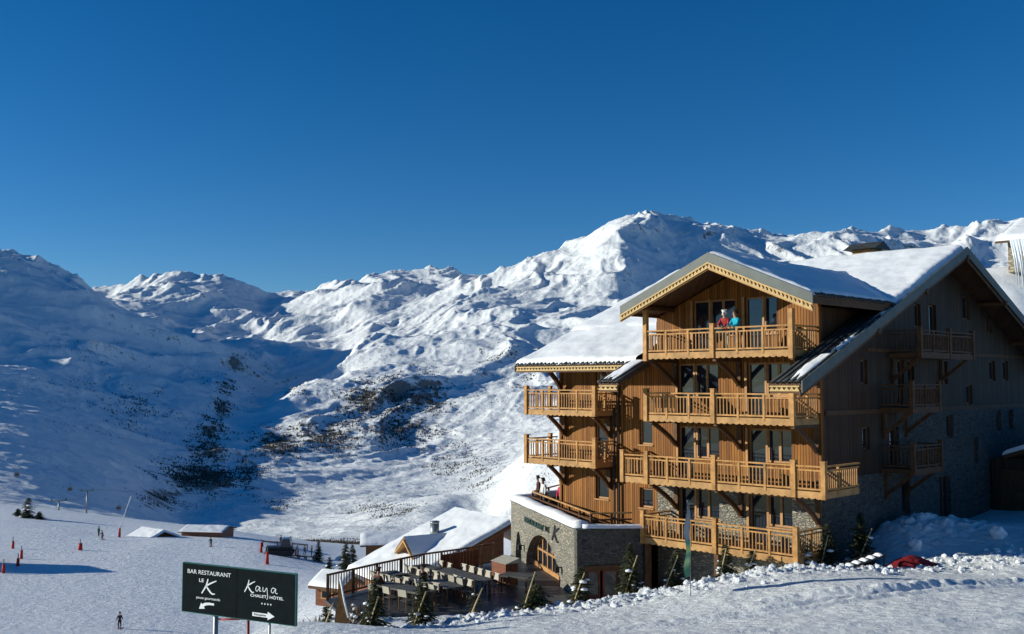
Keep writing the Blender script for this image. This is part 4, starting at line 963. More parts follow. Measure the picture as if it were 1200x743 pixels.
link('snow', grid_mesh('snow', X, Y, Z, [M_SNOW]), ch)
for yv in (.05, 8.05):
    m = MB(); m.prism([(-.05, yv - .04, zc(0) - .32), (8.5, yv - .04, zc(8.5) - .32), (8.5, yv - .04, zc(8.5) - .02), (-.05, yv - .04, zc(0) - .02)], (0, .06, 0)); m.build('barge_board', simple('red_brown_trim', (0.2, .06, .03), .6), ch)
dm = MB(); yc = 3.8; xf = 2.75
dm.prism([(xf, yc - 1.0, zc(xf) - .2), (xf, yc + 1.0, zc(xf) - .2), (xf, yc + 1.0, -11.45), (xf, yc, -10.72), (xf, yc - 1.0, -11.45)], (2.6, 0, 0)); do = dm.build('dormer', RB, ch)
for s_ in (-1, 1):
    m = MB(); m.prism([(xf - .5, yc, -10.55), (xf - .5, yc + s_ * 1.35, -11.55), (xf - .5, yc + s_ * 1.35, -11.68), (xf - .5, yc, -10.7)], (3.6, 0, 0)); m.build('dormer_roof', M_FASC, do)
    a = np.linspace(0, 1, 16); AA, BB = np.meshgrid(a, a); YY_ = yc + s_ * 1.4 * AA; XX_ = xf - .45 + 3.5 * BB
    link('snow', grid_mesh('snow', XX_, YY_, -10.53 - 1.0 * AA * 1.04 + .2 * np.sqrt(1 - np.clip((AA - .75) / .25, 0, 1) ** 2), [M_SNOW]), do)
m = MB(); m.box(xf - .03, xf - .005, yc - .6, yc + .6, -11.9, -11.1); m.build('pane', M_GLASS, do)
m = MB(); m.box(xf - .06, xf - .031, yc - .05, yc + .05, -12.0, -10.8); m.build('mullion', M_RAIL, do)
m = MB(); cx, cy = 5.2, 4.9; m.tube([(cx, cy, zc(cx) - .2), (cx, cy, zc(cx) + 1.0)], .32, 12); m.tube([(cx, cy, zc(cx) + 1.05), (cx, cy, zc(cx) + 1.2)], .34, 12); m.build('chimney', M_METAL, ch, True)
for (a_, b_) in ((-.2, 2.2), (7.1, 8.0)):
    pass
m = MB(); m.box(-.5, .4, 2.6, 3.4, -13.0, -12.92); m.build('balcony_deck', M_RAIL, ch)
# farther buildings
b1_ = house('valley_shed', (-15.5, 108, -18.8), R_(8), 9, 5, 1.7, .25, M_BEAM, 'low dark shed with a flat snowy roof behind the chalet, beside bushes', 'shed', th=.15)
hut = house('piste_hut', (-72.5, 193, -31.0), R_(-38), 6.0, 6, 1.7, .42, M_BEAM, 'long low hut sunk behind the piste edge with a white snow roof', 'hut', ov=.8, th=.35, wins=(('f', 2, 3, .5, 1.2),))
hut2 = house('brown_hut', (-64.0, 197, -31.0), R_(-8), 8, 6, 2.3, .22, simple('hut_brown', (.15, .07, .05), .7), 'brown boarded hut with red brown walls right of the white roofed hut', 'hut', ov=.5, th=.15)
kio = house('snow_kiosk', (-11.0, 57.2, -12.4), R_(-28), 1.7, 1.6, 1.1, .5, RB, 'tiny wooden kiosk with a snowy gable roof left of the terrace fence', 'kiosk', ov=.3, th=.22, wins=(('f', .4, 1.2, .4, .9),))
lh = house('piste_chalet', (-87.6, 141, -26), R_(4), 11.0, 8, 3.0, .35, RB, 'red brown chalet cut by the left edge of the picture', 'chalet', ov=.8, th=.4, wins=(('r', 2, 3.2, 1.2, 2.4), ('f', 8, 9.4, 1.2, 2.4)))
# neighbour house up on the hill, right
X, Y = np.meshgrid(np.linspace(28, 64, 80), np.linspace(60, 100, 80))
Z = 9.25 - np.log1p(np.exp((76.2 - Y + .3 * (X - 38)) * 1.2)) / 1.2 * .85 - np.log1p(np.exp((36.5 - X) * .9)) / .9 * .7 + fbm(X * .3, Y * .3, 3, 8) * .25
me = grid_mesh('hill_snow', X, Y, np.maximum(Z, -12), [M_SNOW]); tag(link('snow_hill', me), 'snowy hillside behind the hotel', kind='structure')
nh = house('stone_house', (36.6 + .67 * .7 + .74 * .4, 75 + .74 * .7 - .67 * .4, 8.3), R_(-42), 12, 9, 2.45, .39, M_STONEP, 'pale stone house with a snowy roof cut by the right edge of the picture', 'house', ov=.7, th=.35, wins=(('f', .6, 1.1, 1.0, 1.6),))
k = NM('ice', 0.25, (0.62, 0.68, 0.74), 0.5); M_ICE = k.m
ic = empty('icicle_curtain', (37.6, 73.6, 10.6), R_(-42), 'long ice curtain hanging from the snowy eave of the stone house', 'icicles')
r_ = random.Random(3)
for i in range(16):
    x = -.7 + .13 * i + r_.uniform(-.05, .05); L = r_.uniform(2.6, 6.2) * (1 - .25 * abs(i - 9) / 9)
    m = MB(); m.tube([(x, 0, 0), (x + .1 * L * .5, .05, -L * .4), (x + .1 * L, 0, -L)], .12, 7, r1=.02); m.build('icicle', M_ICE, ic, True)
# garage annex at the right edge
an = empty('garage_annex', wp(-.1, 18.0, -8.0), YAW - R_(90), 'dark boarded garage annex with a snowy roof at the right edge against the hotel', 'garage')
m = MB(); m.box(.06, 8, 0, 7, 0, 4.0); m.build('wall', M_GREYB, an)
for x in (.5, 3.4):
    m = MB(); m.box(x, x + 2.5, -.05, -.003, 0.2, 3.4); m.build('garage_door', M_BEAM, an)
m = MB(); m.prism([(.9, -.6, 4.0), (8.4, -.6, 6.6), (8.4, -.6, 6.8), (.9, -.6, 4.2)], (0, 8, 0)); m.build('roof', M_BEAM, an)
m = MB(); m.prism([(.85, -.65, 4.2), (8.4, -.65, 6.8), (8.4, -.65, 7.15), (1.1, -.65, 4.5), (.9, -.65, 4.35)], (0, 8.1, 0)); m.build('snow', M_SNOW, an)
# ------------------------------------------------------------------ sign
sg = empty('hotel_sign', (-6.0, 18.6, -4.13), math.atan2(-1.15, 2.3), 'black two panel direction sign reading Bar Restaurant Le K and Kaya Chalet Hotel', 'sign')
M_SIGN = simple('sign_black', (0.010, 0.014, 0.016), .85, spec=.02, var=.15)
m = MB(); m.box(0, 1.272, 0, .03, 0, .86); m.build('sign_panel', M_SIGN, sg)
m = MB(); m.box(1.278, 2.57, 0, .03, 0, .86); m.build('sign_panel', M_SIGN, sg)
m = MB(); m.box(-.012, 0, -.004, .05, -.012, .872); m.box(2.57, 2.582, -.004, .05, -.012, .872); m.box(-.0, 2.57, -.004, .05, -.012, -.001); m.box(0, 2.57, -.004, .05, .861, .872); m.build('sign_frame', simple('green_edge', (.02, .12, .10), .4), sg)
for x, rr_ in ((.72, .045), (1.95, .02)):
    m = MB(); m.tube([(x, .09, -3.2), (x, .09, .8)], rr_, 10); m.build('post', M_METAL, sg, True)
yt = -.006
text('lettering', 'BAR RESTAURANT', .105, M_WHITE, sg, (.12, yt, .69), width=1.02, ext=.002, bold=0)
text('lettering', 'LE', .085, M_WHITE, sg, (.40, yt, .555), width=.11, ext=.002, bold=.001)
brush('lettering', K_strokes(.465, .355, .34, .265, .028), M_WHITE, sg, -.001, .006)
text('lettering', 'pause gourmande', .065, M_WHITE, sg, (.34, yt, .256), width=.56, ext=.002, bold=0)
m = MB(); pts = [(.76, .20), (.76, .165), (.66, .165), (.57, .15), (.52, .125), (.545, .09), (.41, .075), (.455, .19), (.48, .165), (.55, .195), (.65, .205)]
m.prism([(x, -.001, z) for x, z in pts], (0, -.006, 0)); m.build('arrow', M_WHITE, sg)
brush('lettering', K_strokes(1.455, .47, .235, .215, .022), M_WHITE, sg, -.001, .006)
for st_k in [([(1.79, .585), (1.73, .59), (1.705, .535), (1.74, .51), (1.80, .58), (1.795, .515), (1.83, .52)], [.012] * 7),
  ([(1.87, .59), (1.865, .53), (1.90, .515), (1.95, .58), (1.965, .50), (1.975, .42), (1.955, .385)], [.012] * 7),
  ([(2.14, .58), (2.08, .59), (2.05, .535), (2.09, .51), (2.15, .58), (2.145, .515), (2.19, .505)], [.012] * 7)]: brush('lettering', [st_k], M_WHITE, sg, -.001, .006)
text('lettering', 'CHALET', .068, M_WHITE, sg, (1.59, yt, .405), width=.36, ext=.002, bold=.0008)
text('lettering', 'HÔTEL', .068, M_WHITE, sg, (2.02, yt, .405), width=.30, ext=.002, bold=.0008)
for i in range(4):
    m = MB(); cx = 1.85 + i * .065; m.prism([(cx + .02 * (1 if k_ % 2 == 0 else .45) * math.sin(k_ * math.pi / 5), -.001, .305 + .02 * (1 if k_ % 2 == 0 else .45) * math.cos(k_ * math.pi / 5)) for k_ in range(10)], (0, -.006, 0)); m.build('star', M_WHITE, sg)
m = MB(); pts = [(1.64, .075), (1.98, .075), (1.98, .035), (2.13, .108), (1.98, .18), (1.98, .14), (1.64, .14)]; m.prism([(x, -.001, z) for x, z in pts], (0, -.005, 0)); m.build('arrow', M_WHITE, sg)
text('lettering', 'Réception', .055, M_SIGN, sg, (1.68, -.0075, .092), width=.26, ext=.001)
# red hoop barrier behind the sign
hb = empty('hoop_barrier', (-6.3, 24.0, gz(-6.3, 24.0)), R_(-8), 'dark red tubular hoop barrier below the sign board', 'barrier')
M_DRED = simple('dark_red_paint', (0.28, 0.03, 0.03), .5)
zt = sv(276, 724, 24)[1] * 24 - gz(-6.3, 24.0)
for x in (-.68, .12): m = MB(); m.tube([(x, 0, -.2), (x, 0, zt)], .035, 8); m.build('post', M_DRED, hb, True)
m = MB(); m.tube([(-.68, 0, zt - .06), (.12, 0, zt - .02)], .025, 8); m.build('cross_bar', M_DRED, hb, True)
# ------------------------------------------------------------------ little staked spruces on the bank
M_NEED = simple('spruce_needles', (0.045, 0.058, 0.024), .7, var=.5, scale=7)
M_NEED2 = simple('spruce_needles_pale', (0.12, 0.10, 0.05), .7, var=.5, scale=7)
M_BARK = simple('bark', (0.10, 0.065, 0.04), .85, var=.4, scale=9)
M_BAMB = simple('bamboo', (0.55, 0.42, 0.20), .5, var=.25, scale=9)
def spruce_meshes(H, Rb, seed, dens=1.0, gaps=.25):
    rr = random.Random(seed); V = []; Fc = []; MI = []; S = MB()
    nl = int(H / .085)
    for i in range(nl):
        z = H * (.06 + .92 * i / nl); rad = Rb * (1 - i / nl) ** .8 + .05
        for k_ in range(int((7 + 8 * (1 - i / nl)) * dens)):
            if rr.random() < gaps: continue
            a = rr.uniform(0, 2 * math.pi); L = rad * rr.uniform(.6, 1.15); d = Vector((math.cos(a), math.sin(a), rr.uniform(-.45, .12)))
            side = Vector((-d.y, d.x, 0)).normalized(); base = Vector((0, 0, z))
            nseg = max(3, int(L / .06))
            for s_ in range(nseg):
                t = (s_ + .5) / nseg; p = base + d * (L * t) + Vector((0, 0, -.12 * t * t * L))
                ln = .13 * (1 - .5 * t) + .04
                for sg_ in (-1, 1):
                    q = p + side * sg_ * ln + d * ln * .7 + Vector((0, 0, rr.uniform(-.04, .03))); wv_ = d * .034 + Vector((0, 0, rr.uniform(-.012, .012)))
                    n = len(V); V += [tuple(p - wv_), tuple(p + wv_), tuple(q)]; Fc.append((n, n + 1, n + 2)); MI.append(1 if rr.random() < .25 else 0)
                n = len(V); up = Vector((0, 0, .03)); V += [tuple(p - d * .03), tuple(p + d * .06), tuple(p + up)]; Fc.append((n, n + 1, n + 2)); MI.append(0)
            if rr.random() < .07 and i < nl * .7:
                c = base + d * (L * .8) + Vector((0, 0, -.04)); s0 = rr.uniform(.05, .14); n = len(S.v)
                S.v += [tuple(c + Vector((v.x * s0 * rr.uniform(1, 1.7), v.y * s0 * rr.uniform(1, 1.7), v.z * s0 * rr.uniform(.35, .6)))) for v in icov]
                for f in icof: S.f.append(tuple(n + x for x in f)); S.mi.append(0)
    me = bpy.data.meshes.new('foliage'); me.from_pydata(V, [], Fc); me.materials.append(M_NEED); me.materials.append(M_NEED2); me.polygons.foreach_set('material_index', MI)
    sm = S.mesh('snow_tufts', M_CLOD, True) if S.v else None
    tk = MB(); tk.tube([(0, 0, -.2), (0, 0, H * .97)], .035, 7, r1=.008); return me, sm, tk.mesh('trunk', M_BARK, True)
SPV = [spruce_meshes(1.5, .62, 1), spruce_meshes(1.9, .68, 2), spruce_meshes(2.3, .75, 3, gaps=.15), spruce_meshes(1.1, .9, 4, 1.4, .1), spruce_meshes(1.6, .3, 5, .5, .5)]
def spruce(x, y, z, var, rz, label, group='young spruces along the snow bank', sc=1.0, name='young_spruce'):
    f, s, t = SPV[var]; o = empty(name, (x, y, z), rz, label, 'tree', group); o.scale = (sc, sc, sc)
    link('foliage', f, o); link('trunk', t, o)
    if s: tag(link('snow_tufts', s, o), kind='stuff')
    return o
trs = [(628, 37.6, 3, 611, 627, 43, 'low bushy spruce in front of the dark terrace floor, left of the arched entrance corner'),
 (680, 39.8, 0, 669, 684, 33, 'spruce at the foot of the restaurant corner'), (737, 40.6, 2, 727, 745, 46, 'tall spruce before the restaurant wing window'),
 (790, 40.8, 1, 772, 792, 42, 'snow capped spruce left of the beach flag, before the dark basement'), (847, 41.0, 1, 837, 848, 42, 'spruce right of the beach flag under the deck post'),
 (878, 41.3, 0, 865, 882, 38, 'spruce under the right half of the lowest deck'), (936, 41.2, 0, 928, 939, 42, 'spruce at the right end of the lowest deck'),
 (966, 41.6, 2, 953, 966, 47, 'spruce before the stone corner of the hotel'), (1004, 42.0, 2, 995, 1017, 44, 'rightmost spruce, in the shade beside the snowy rack'),
 (557, 37.2, 4, 549, 566, 32, 'thin bare spruce before the terrace paving'), (497, 35.4, 2, 484, 501, 38, 'broad dark spruce before the terrace tables'),
 (442, 34.2, 2, 432, 446, 36, 'spruce in front of the left terrace fence'), (386, 33.6, 0, 376, 394, 40, 'spruce beside the bare brown trunk, right of the sign')]
for i, (px, Y, var, sb, stp, hpx, lb) in enumerate(trs):
    x = (px - 600) / F_ * Y; z = gz(x, Y) + .05
    spruce(x, Y, z, var, i * 1.3, lb, sc=.82 if i > 9 else 1.0)
    xb = (sb - 600) / F_ * (Y - .3); xt = (stp - 600) / F_ * (Y - .3); h = hpx / F_ * Y; zb = gz(xb, Y - .3)
    m = MB(); m.tube([(0, 0, -.15), ((xt - xb) * .5, .03, h * .5), (xt - xb, 0, h + .1)], .028, 8, r1=.022)
    o = m.build('bamboo_stake', M_BAMB, None, True, (xb, Y - .3, zb + .1))
    tag(o, 'slanting bamboo stake tied beside the ' + ' '.join(lb.replace('spruce', 'spruce').split(',')[0].split()[:11]), 'stake', 'bamboo stakes beside the spruces')
# bare brown trunk wedge right of the sign
x = (402 - 600) / F_ * 32.6; m = MB(); zb = gz(x, 32.6)
m.prism([(x - .20, 32.6, zb - .2), (x + .22, 32.6, zb - .2), (x + .26, 32.6, zb + .5), (x + .12, 32.6, zb + 1.0), (x - .02, 32.65, zb + 1.75), (x - .08, 32.6, zb + 1.1), (x - .17, 32.6, zb + .5)], (0, .22, 0))
o = m.build('wrapped_shrub', simple('brown_wrap', (.22, .11, .04), .8, var=.4, scale=5), None); o['label'] = 'pointed brown winter wrapping standing right of the sign'; o['category'] = 'wrapped shrub'
m = MB(); m.tube([(x + .27, 32.55, zb + .5), (x + .13, 32.55, zb + 1.05), (x - .01, 32.6, zb + 1.75)], .03, 7); s_ = m.build('snow_ridge', M_SNOW, o, True)
# tangled snowy bushes left of terrace
rb = random.Random(8)
def bush(x, y, z, r, label, grp='snow dusted bushes left of the terrace'):
    V = []; Fc = []
    for i in range(420):
        a = rb.uniform(0, 6.28); e = rb.uniform(.0, 1.5); d = Vector((math.cos(a) * math.cos(e), math.sin(a) * math.cos(e), math.sin(e))); L = r * rb.uniform(.5, 1.1)
        p = d * L * rb.uniform(.2, .9); q = p + (d + Vector((rb.uniform(-.5, .5), rb.uniform(-.5, .5), rb.uniform(-.2, .5)))) * .22 * r; s_ = Vector((rb.uniform(-1, 1), rb.uniform(-1, 1), rb.uniform(-1, 1))) * .035
        n = len(V); V += [tuple(p - s_), tuple(p + s_), tuple(q)]; Fc.append((n, n + 1, n + 2))
    me = bpy.data.meshes.new('twigs'); me.from_pydata(V, [], Fc); me.materials.append(M_BARK)
    o = empty('bush', (x, y, z), 0, label, 'bush', grp); link('twigs', me, o)
    S = MB()
    for i in range(14):
        a = rb.uniform(0, 6.28); L = r * rb.uniform(.2, .95); c = Vector((math.cos(a) * L, math.sin(a) * L, r * rb.uniform(.2, .9))); s0 = r * rb.uniform(.06, .16); n = len(S.v)
        S.v += [tuple(c + Vector((v.x * s0, v.y * s0, v.z * s0 * .6))) for v in icov]
        for f in icof: S.f.append(tuple(n + k_ for k_ in f)); S.mi.append(0)
    S.build('snow_tufts', M_CLOD, o, True); return o
for px, Y, r, lb in ((362, 38, .9, 'twiggy snow dusted bush directly right of the sign'), (376, 41, 1.0, 'twiggy bush in front of the tiny kiosk'), (352, 44, 1.1, 'dark twiggy bush hidden partly by the sign'), (412, 40, .9, 'twiggy bush at the left end of the terrace'), (423, 42, .9, 'dark twiggy bush under the left terrace fence'), (388, 36.5, .7, 'small twiggy bush in front of the brown wrapping')):
    x = (px - 600) / F_ * Y; bush(x, Y, gz(x, Y), r, lb)
# ------------------------------------------------------------------ beach flag
x = (806 - 600) / F_ * 36; zb = gz(x, 36)
fg_ = empty('feather_flag', (x, 36, zb), R_(64), 'grey and green feather flag on a thin pole in the snow bank', 'flag')
m = MB(); m.tube([(0, 0, -.3), (0.02, 0, 1.2), (0, 0, 2.6), (-.12, 0, 3.25), (-.3, 0, 3.4)], .018, 8); m.build('pole', M_METAL, fg_, True)
k = NM('flag_print', .6); tc = k.n('ShaderNodeTexCoord'); sp = k.n('ShaderNodeSeparateXYZ', {0: tc.outputs['Object']})
k.color(k.ramp(k.math('ADD', k.math('MULTIPLY', sp.outputs[2], .29), k.math('MULTIPLY', k.noise(k.coords((3, 3, 1.2)), 3, 3), .10)), [(0.0, (.20, .22, .24)), (.33, (.03, .22, .12)), (.42, (.45, .60, .25)), (.47, (.02, .25, .16)), (.54, (.5, .62, .2)), (.60, (.03, .3, .2)), (.66, (.33, .36, .38)), (.9, (.22, .25, .27))]))
m = MB(); zs = [0.72 + (3.35 - .72) * i / 14 for i in range(15)]
L_ = [(0.0 + (-.12 if z > 3 else 0) * (z - 2.9), z) for z in zs]; R2 = [(-.42 * math.sin(min(1, max(.05, (3.42 - z) / 2.75)) ** .5 * math.pi * .62) - .05, z) for z in zs]
for i in range(14):
    m.poly([(L_[i][0], .03 * math.sin(i), L_[i][1]), (R2[i][0], .05 + .05 * math.sin(i * .9), R2[i][1]), (R2[i + 1][0], .05 + .05 * math.sin((i + 1) * .9), R2[i + 1][1]), (L_[i + 1][0], .03 * math.sin(i + 1), L_[i + 1][1])])
m.build('sail', k.m, fg_, True, recalc=False)
# ------------------------------------------------------------------ snowy rack, red tarp, snow lumps
rk0 = empty('metal_rack', (13.4, 39.4, gz(13.4, 39.4) + .16), R_(18), 'snow covered metal rack lying on the bank left of the red tarp', 'rack')
tlt = R_(14)
for y_ in (-.35, .35): m = MB(); m.beam((-1.0, y_, .05), (1.0, y_, .52), .05, .06); m.build('side_rail', M_BLACK, rk0)
for i in range(7):
    t = -1 + 2 * i / 6; m = MB(); m.beam((t, -.35, .05 + .235 * (t + 1)), (t, .35, .05 + .235 * (t + 1)), .05, .05); m.build('cross_bar', M_BLACK, rk0)
for x_ in (-.95, .9): m = MB(); m.beam((x_, -.35, -.1), (x_, -.35, .05 + .235 * (x_ + 1)), .05, .05); m.build('foot', M_BLACK, rk0)
for i in range(6):
    t = -.83 + 2 * i / 6; a = np.linspace(0, 1, 8); AA, BB = np.meshgrid(a, a)
    link('snow', grid_mesh('snow', t - .11 + .20 * AA, -.30 + .42 * BB, .08 + .235 * (t + 1 + (AA - .5) * .26) + .07 * np.sin(AA * math.pi) ** .5 * np.sin(BB * math.pi) ** .5, [M_CLOD]), rk0)
a = np.linspace(-1, 1, 40); AA, BB = np.meshgrid(a, a)
Z = .46 * np.clip(1 - (np.abs(AA + .1) ** 1.3) - .75 * BB ** 2, 0, 1) ** .8 + .06 * fbm(AA * 4, BB * 4, 3, 2)
tp = link('red_tarp', grid_mesh('red_tarp', AA * 1.15, BB * .6, Z - .03, [simple('red_canvas', (0.17, 0.010, 0.014), .7, var=.35, scale=3, bump=.03)]), None, (15.95, 40.3, gz(15.95, 40.3))); tp.rotation_euler = (0, 0, R_(6))
tag(tp, 'crumpled dark red tarp heaped on the snow beside the rack', 'tarp')
for px, Y, s0, lb in ((1067, 42.5, .26, 'rounded snow lump behind the red tarp'), (1163, 42.5, .30, 'rounded snow lump near the right edge of the bank')):
    x = (px - 600) / F_ * Y; bm = bmesh.new(); bmesh.ops.create_icosphere(bm, subdivisions=3, radius=s0)
    for v in bm.verts: v.co *= 1 + .25 * math.sin(v.co.x * 17 + px) * math.sin(v.co.z * 13 + v.co.y * 9); 
    me = bpy.data.meshes.new('snow_lump'); bm.to_mesh(me); bm.free(); me.materials.append(M_CLOD); me.polygons.foreach_set('use_smooth', [True] * len(me.polygons))
    tag(link('snow_lump', me, None, (x, Y, gz(x, Y) + s0 * .9)), lb, 'snow lump')
# ------------------------------------------------------------------ people
MC = {}
def cm(c, nm='cloth'):
    if c not in MC: MC[c] = simple(nm, c, .8, var=.15, scale=8)
    return MC[c]
SKIN = (0.45, 0.25, 0.17)
def skin_obj(name, joints, edges, mat, par, sub=1, root=0):
    me = bpy.data.meshes.new(name); me.from_pydata([j[0] for j in joints], [], edges); me.materials.append(mat)
    o = link(name, me, par); md = o.modifiers.new('skin', 'SKIN')
    if not me.skin_vertices: me.attributes
    sk = me.skin_vertices[0].data if me.skin_vertices else None
    if sk is None:
        bm = bmesh.new(); bm.from_mesh(me); bm.verts.layers.skin.verify(); bm.to_mesh(me); bm.free(); sk = me.skin_vertices[0].data
    for i, j in enumerate(joints):
        r = j[1]; sk[i].radius = (r, r) if not isinstance(r, tuple) else r; sk[i].use_root = (i == root)
    md.use_smooth_shade = True
    ss = o.modifiers.new('sub', 'SUBSURF'); ss.levels = sub; ss.render_levels = sub
    return o
def person(loc, rz, pose, jacket, trousers, label, hair=(0.05, 0.03, 0.02), hat=None, ski=False, sc=1.0, cat='person', group=None, fingers=True):
    P = empty('person', loc, rz, label, cat, group); P.scale = (sc, sc, sc)
    lean = {'stand': 0, 'lean': .16, 'ski': .18, 'sit': .05, 'walk': .03}[pose]; dz = {'stand': 0, 'lean': -.02, 'ski': -.14, 'sit': -.42, 'walk': 0}[pose]
    pel = Vector((0, -.05 if pose == 'ski' else 0, .95 + dz)); che = pel + Vector((0, lean * .9, .45)); nk = che + Vector((0, .03, .14)); hd0 = nk + Vector((0, .02, .08)); hd = nk + Vector((0, .03, .20)); top = hd + Vector((0, 0, .06))
    J = [(pel, .13), (pel.lerp(che, .5), .115), (che, .135), (nk, .055), (hd0, .075), (hd, .088), (top, .06), (hd + Vector((0, .095, -.02)), .014)]
    E = [(0, 1), (1, 2), (2, 3), (3, 4), (4, 5), (5, 6), (5, 7)]
    arm = {'stand': ((.24, .02, -.28), (.25, .10, -.52)), 'lean': ((.24, .16, -.26), (.12, .38, -.30)), 'ski': ((.27, .10, -.26), (.30, .34, -.30)), 'sit': ((.23, .10, -.26), (.15, .32, -.28)), 'walk': ((.23, .08, -.28), (.24, .22, -.48))}[pose]
    leg = {'stand': ((.10, .02, .5), (.11, 0, .08)), 'lean': ((.11, .06, .5), (.12, -.02, .08)), 'ski': ((.12, .20, .48), (.12, .02, .08)), 'sit': ((.12, .42, .50), (.12, .42, .08)), 'walk': ((.10, .16, .5), (.10, .10, .08))}[pose]
    ja = []; je = []; la = []
    for s_ in (-1, 1):
        f = 1 if not (pose == 'walk' and s_ < 0) else -.8
        sh = che + Vector((s_ * .17, 0, .05)); el = che + Vector((s_ * arm[0][0], arm[0][1] * f, arm[0][2] + .05)); wr = che + Vector((s_ * arm[1][0], arm[1][1] * f, arm[1][2] + .05))
        hdir = (wr - el).normalized(); hand = wr + hdir * .07
        n = len(J); J += [(sh, .06), (el, .045), (wr, .028), (hand, (.035, .02))]; E += [(2, n), (n, n + 1), (n + 1, n + 2), (n + 2, n + 3)]
        if fingers:
            sd_ = hdir.cross(Vector((0, 0, 1))); sd_ = sd_.normalized() if sd_.length > .1 else Vector((1, 0, 0)); dn = Vector((0, 0, -1)) if abs(hdir.z) < .8 else Vector((0, 1, 0))
            for q_ in range(4):
                b = hand + sd_ * (q_ - 1.5) * .019; L = (.065, .075, .07, .055)[q_]; m0 = len(J)
                J += [(b + hdir * L * .5, .008), (b + hdir * L * .8 + dn * .03, .007)]; E += [(n + 3, m0), (m0, m0 + 1)]
            m0 = len(J); th_ = wr + hdir * .03 + sd_ * .035 * s_; J += [(th_ + hdir * .02, .010), (th_ + hdir * .055 + dn * .015, .008)]; E += [(n + 2, m0), (m0, m0 + 1)]
        ja.append((sh, el, wr))
        hp = pel + Vector((s_ * .09, 0, -.05)); kn_ = Vector((s_ * leg[0][0], leg[0][1] * f + (pel.y if pose != 'sit' else 0), leg[0][2])); an_ = Vector((s_ * leg[1][0], leg[1][1] * f + (pel.y if pose == 'ski' else 0), leg[1][2]))
        toe = an_ + Vector((0, .15, -.04)); n = len(J); J += [(hp, .09), (kn_, .058), (an_, .042), (toe, .035)]; E += [(0, n), (n, n + 1), (n + 1, n + 2), (n + 2, n + 3)]
        la.append((hp, kn_, an_, toe))
    skin_obj('body', J, E, cm(SKIN, 'skin'), P)
    J = [(pel + Vector((0, 0, -.02)), .165), (pel.lerp(che, .5), .15), (che + Vector((0, 0, .02)), .165), (nk + Vector((0, 0, -.03)), .08)]; E = [(0, 1), (1, 2), (2, 3)]
    for sh, el, wr in ja: n = len(J); J += [(sh, .085), (el, .068), (wr, .05)]; E += [(2, n), (n, n + 1), (n + 1, n + 2)]
    skin_obj('jacket', J, E, cm(jacket), P)
    J = [(pel + Vector((0, 0, -.03)), .14)]; E = []
    for hp, kn_, an_, toe in la: n = len(J); J += [(hp, .11), (kn_, .08), (an_ + Vector((0, 0, .06)), .07)]; E += [(0, n), (n, n + 1), (n + 1, n + 2)]
    skin_obj('trousers', J, E, cm(trousers), P)
    for hp, kn_, an_, toe in la: skin_obj('boot', [(an_ + Vector((0, 0, .05)), .065), (an_ + Vector((0, .02, -.02)), .06), (toe, .05)], [(0, 1), (1, 2)], cm((.03, .03, .035)), P)
    hc = hat or hair
    skin_obj('hat' if hat else 'hair', [(hd + Vector((0, -.015, .05)), .10), (top + Vector((0, -.01, .03)), .075), (hd + Vector((0, -.06, -.03)), .07)], [(0, 1), (0, 2)], cm(hc), P)
    for s_ in (-1, 1):
        m = MB(); m.box(s_ * .032 - .011, s_ * .032 + .011, hd.y + .078, hd.y + .09, hd.z - .004, hd.z + .012); m.build('eye', cm((.03, .02, .02)), P)
    if ski:
        for s_ in (-1, 1):
            m = MB(); x0 = s_ * .12; m.beam((x0, -.75, .02), (x0, .75, .02), .09, .025); m.beam((x0, .75, .02), (x0, .9, .1), .08, .02); m.build('ski', cm((.5, .05, .04)), P)
            m = MB(); m.tube([che + Vector((s_ * .32, .38, -.2)), Vector((s_ * .42, .1, .02))], .012, 5); m.build('ski_pole', M_METAL, P)
    return P
FZ = 1.1 + .25
hz = YAW - R_(90)
person(wp(3.38, -1.72, FZ - .03), hz + math.pi + .15, 'lean', (0.33, 0.03, 0.035), (0.35, 0.30, 0.22), 'person in a red jacket and white cap leaning on the uppermost balcony rail', hat=(.7, .7, .7), sc=.98)
person(wp(2.78, -1.72, FZ - .03), hz + math.pi - .25, 'lean', (0.01, 0.35, 0.48), (0.04, 0.05, 0.07), 'person in a turquoise jacket with dark hair leaning on the uppermost balcony rail', sc=.97)
person((2.65, 54.3, -7.0), R_(150), 'stand', (.55, .03, .12), (.05, .04, .05), 'person in a pink jacket standing on the snow rimmed roof terrace', sc=.95)
person((1.75, 55.9, -7.0), R_(120), 'stand', (.75, .75, .75), (.1, .1, .12), 'person in a white top on the roof terrace left of the pink jacket', sc=.95)
person((1.5, 57.3, -7.0), R_(100), 'stand', (.10, .03, .03), (.05, .05, .05), 'person in dark red clothes at the far corner of the roof terrace', sc=.95)
def slope_at(px, py):
    best = None; pv_ = None
    for Y in np.arange(70, 270, 1.0):
        x, zz, _ = sv(px, py, Y); d = zz * Y - tz(x * Y, Y)
        if pv_ is not None and pv_ > 0 >= d: return (x * Y, float(Y), tz(x * Y, Y))
        pv_ = d
    x, zz, _ = sv(px, py, 190); return (x * 190, 190.0, tz(x * 190, 190.0))
person((-3.9, 45.3, -9.5), R_(60), 'sit', (.02, .02, .025), (.02, .02, .03), 'guest in black seated at the table left of the longest terrace table', sc=1.0, fingers=False)
person((-5.9, 44.6, -9.5), R_(-30), 'sit', (.10, .04, .03), (.02, .02, .03), 'guest in brown seated at the left end of the nearest terrace table', sc=1.0, fingers=False)
person(slope_at(140, 737), R_(200), 'ski', (.03, .03, .05), (.03, .03, .04), 'lone skier in dark clothes low on the open piste', hat=(.3, .05, .05), ski=True, fingers=False)
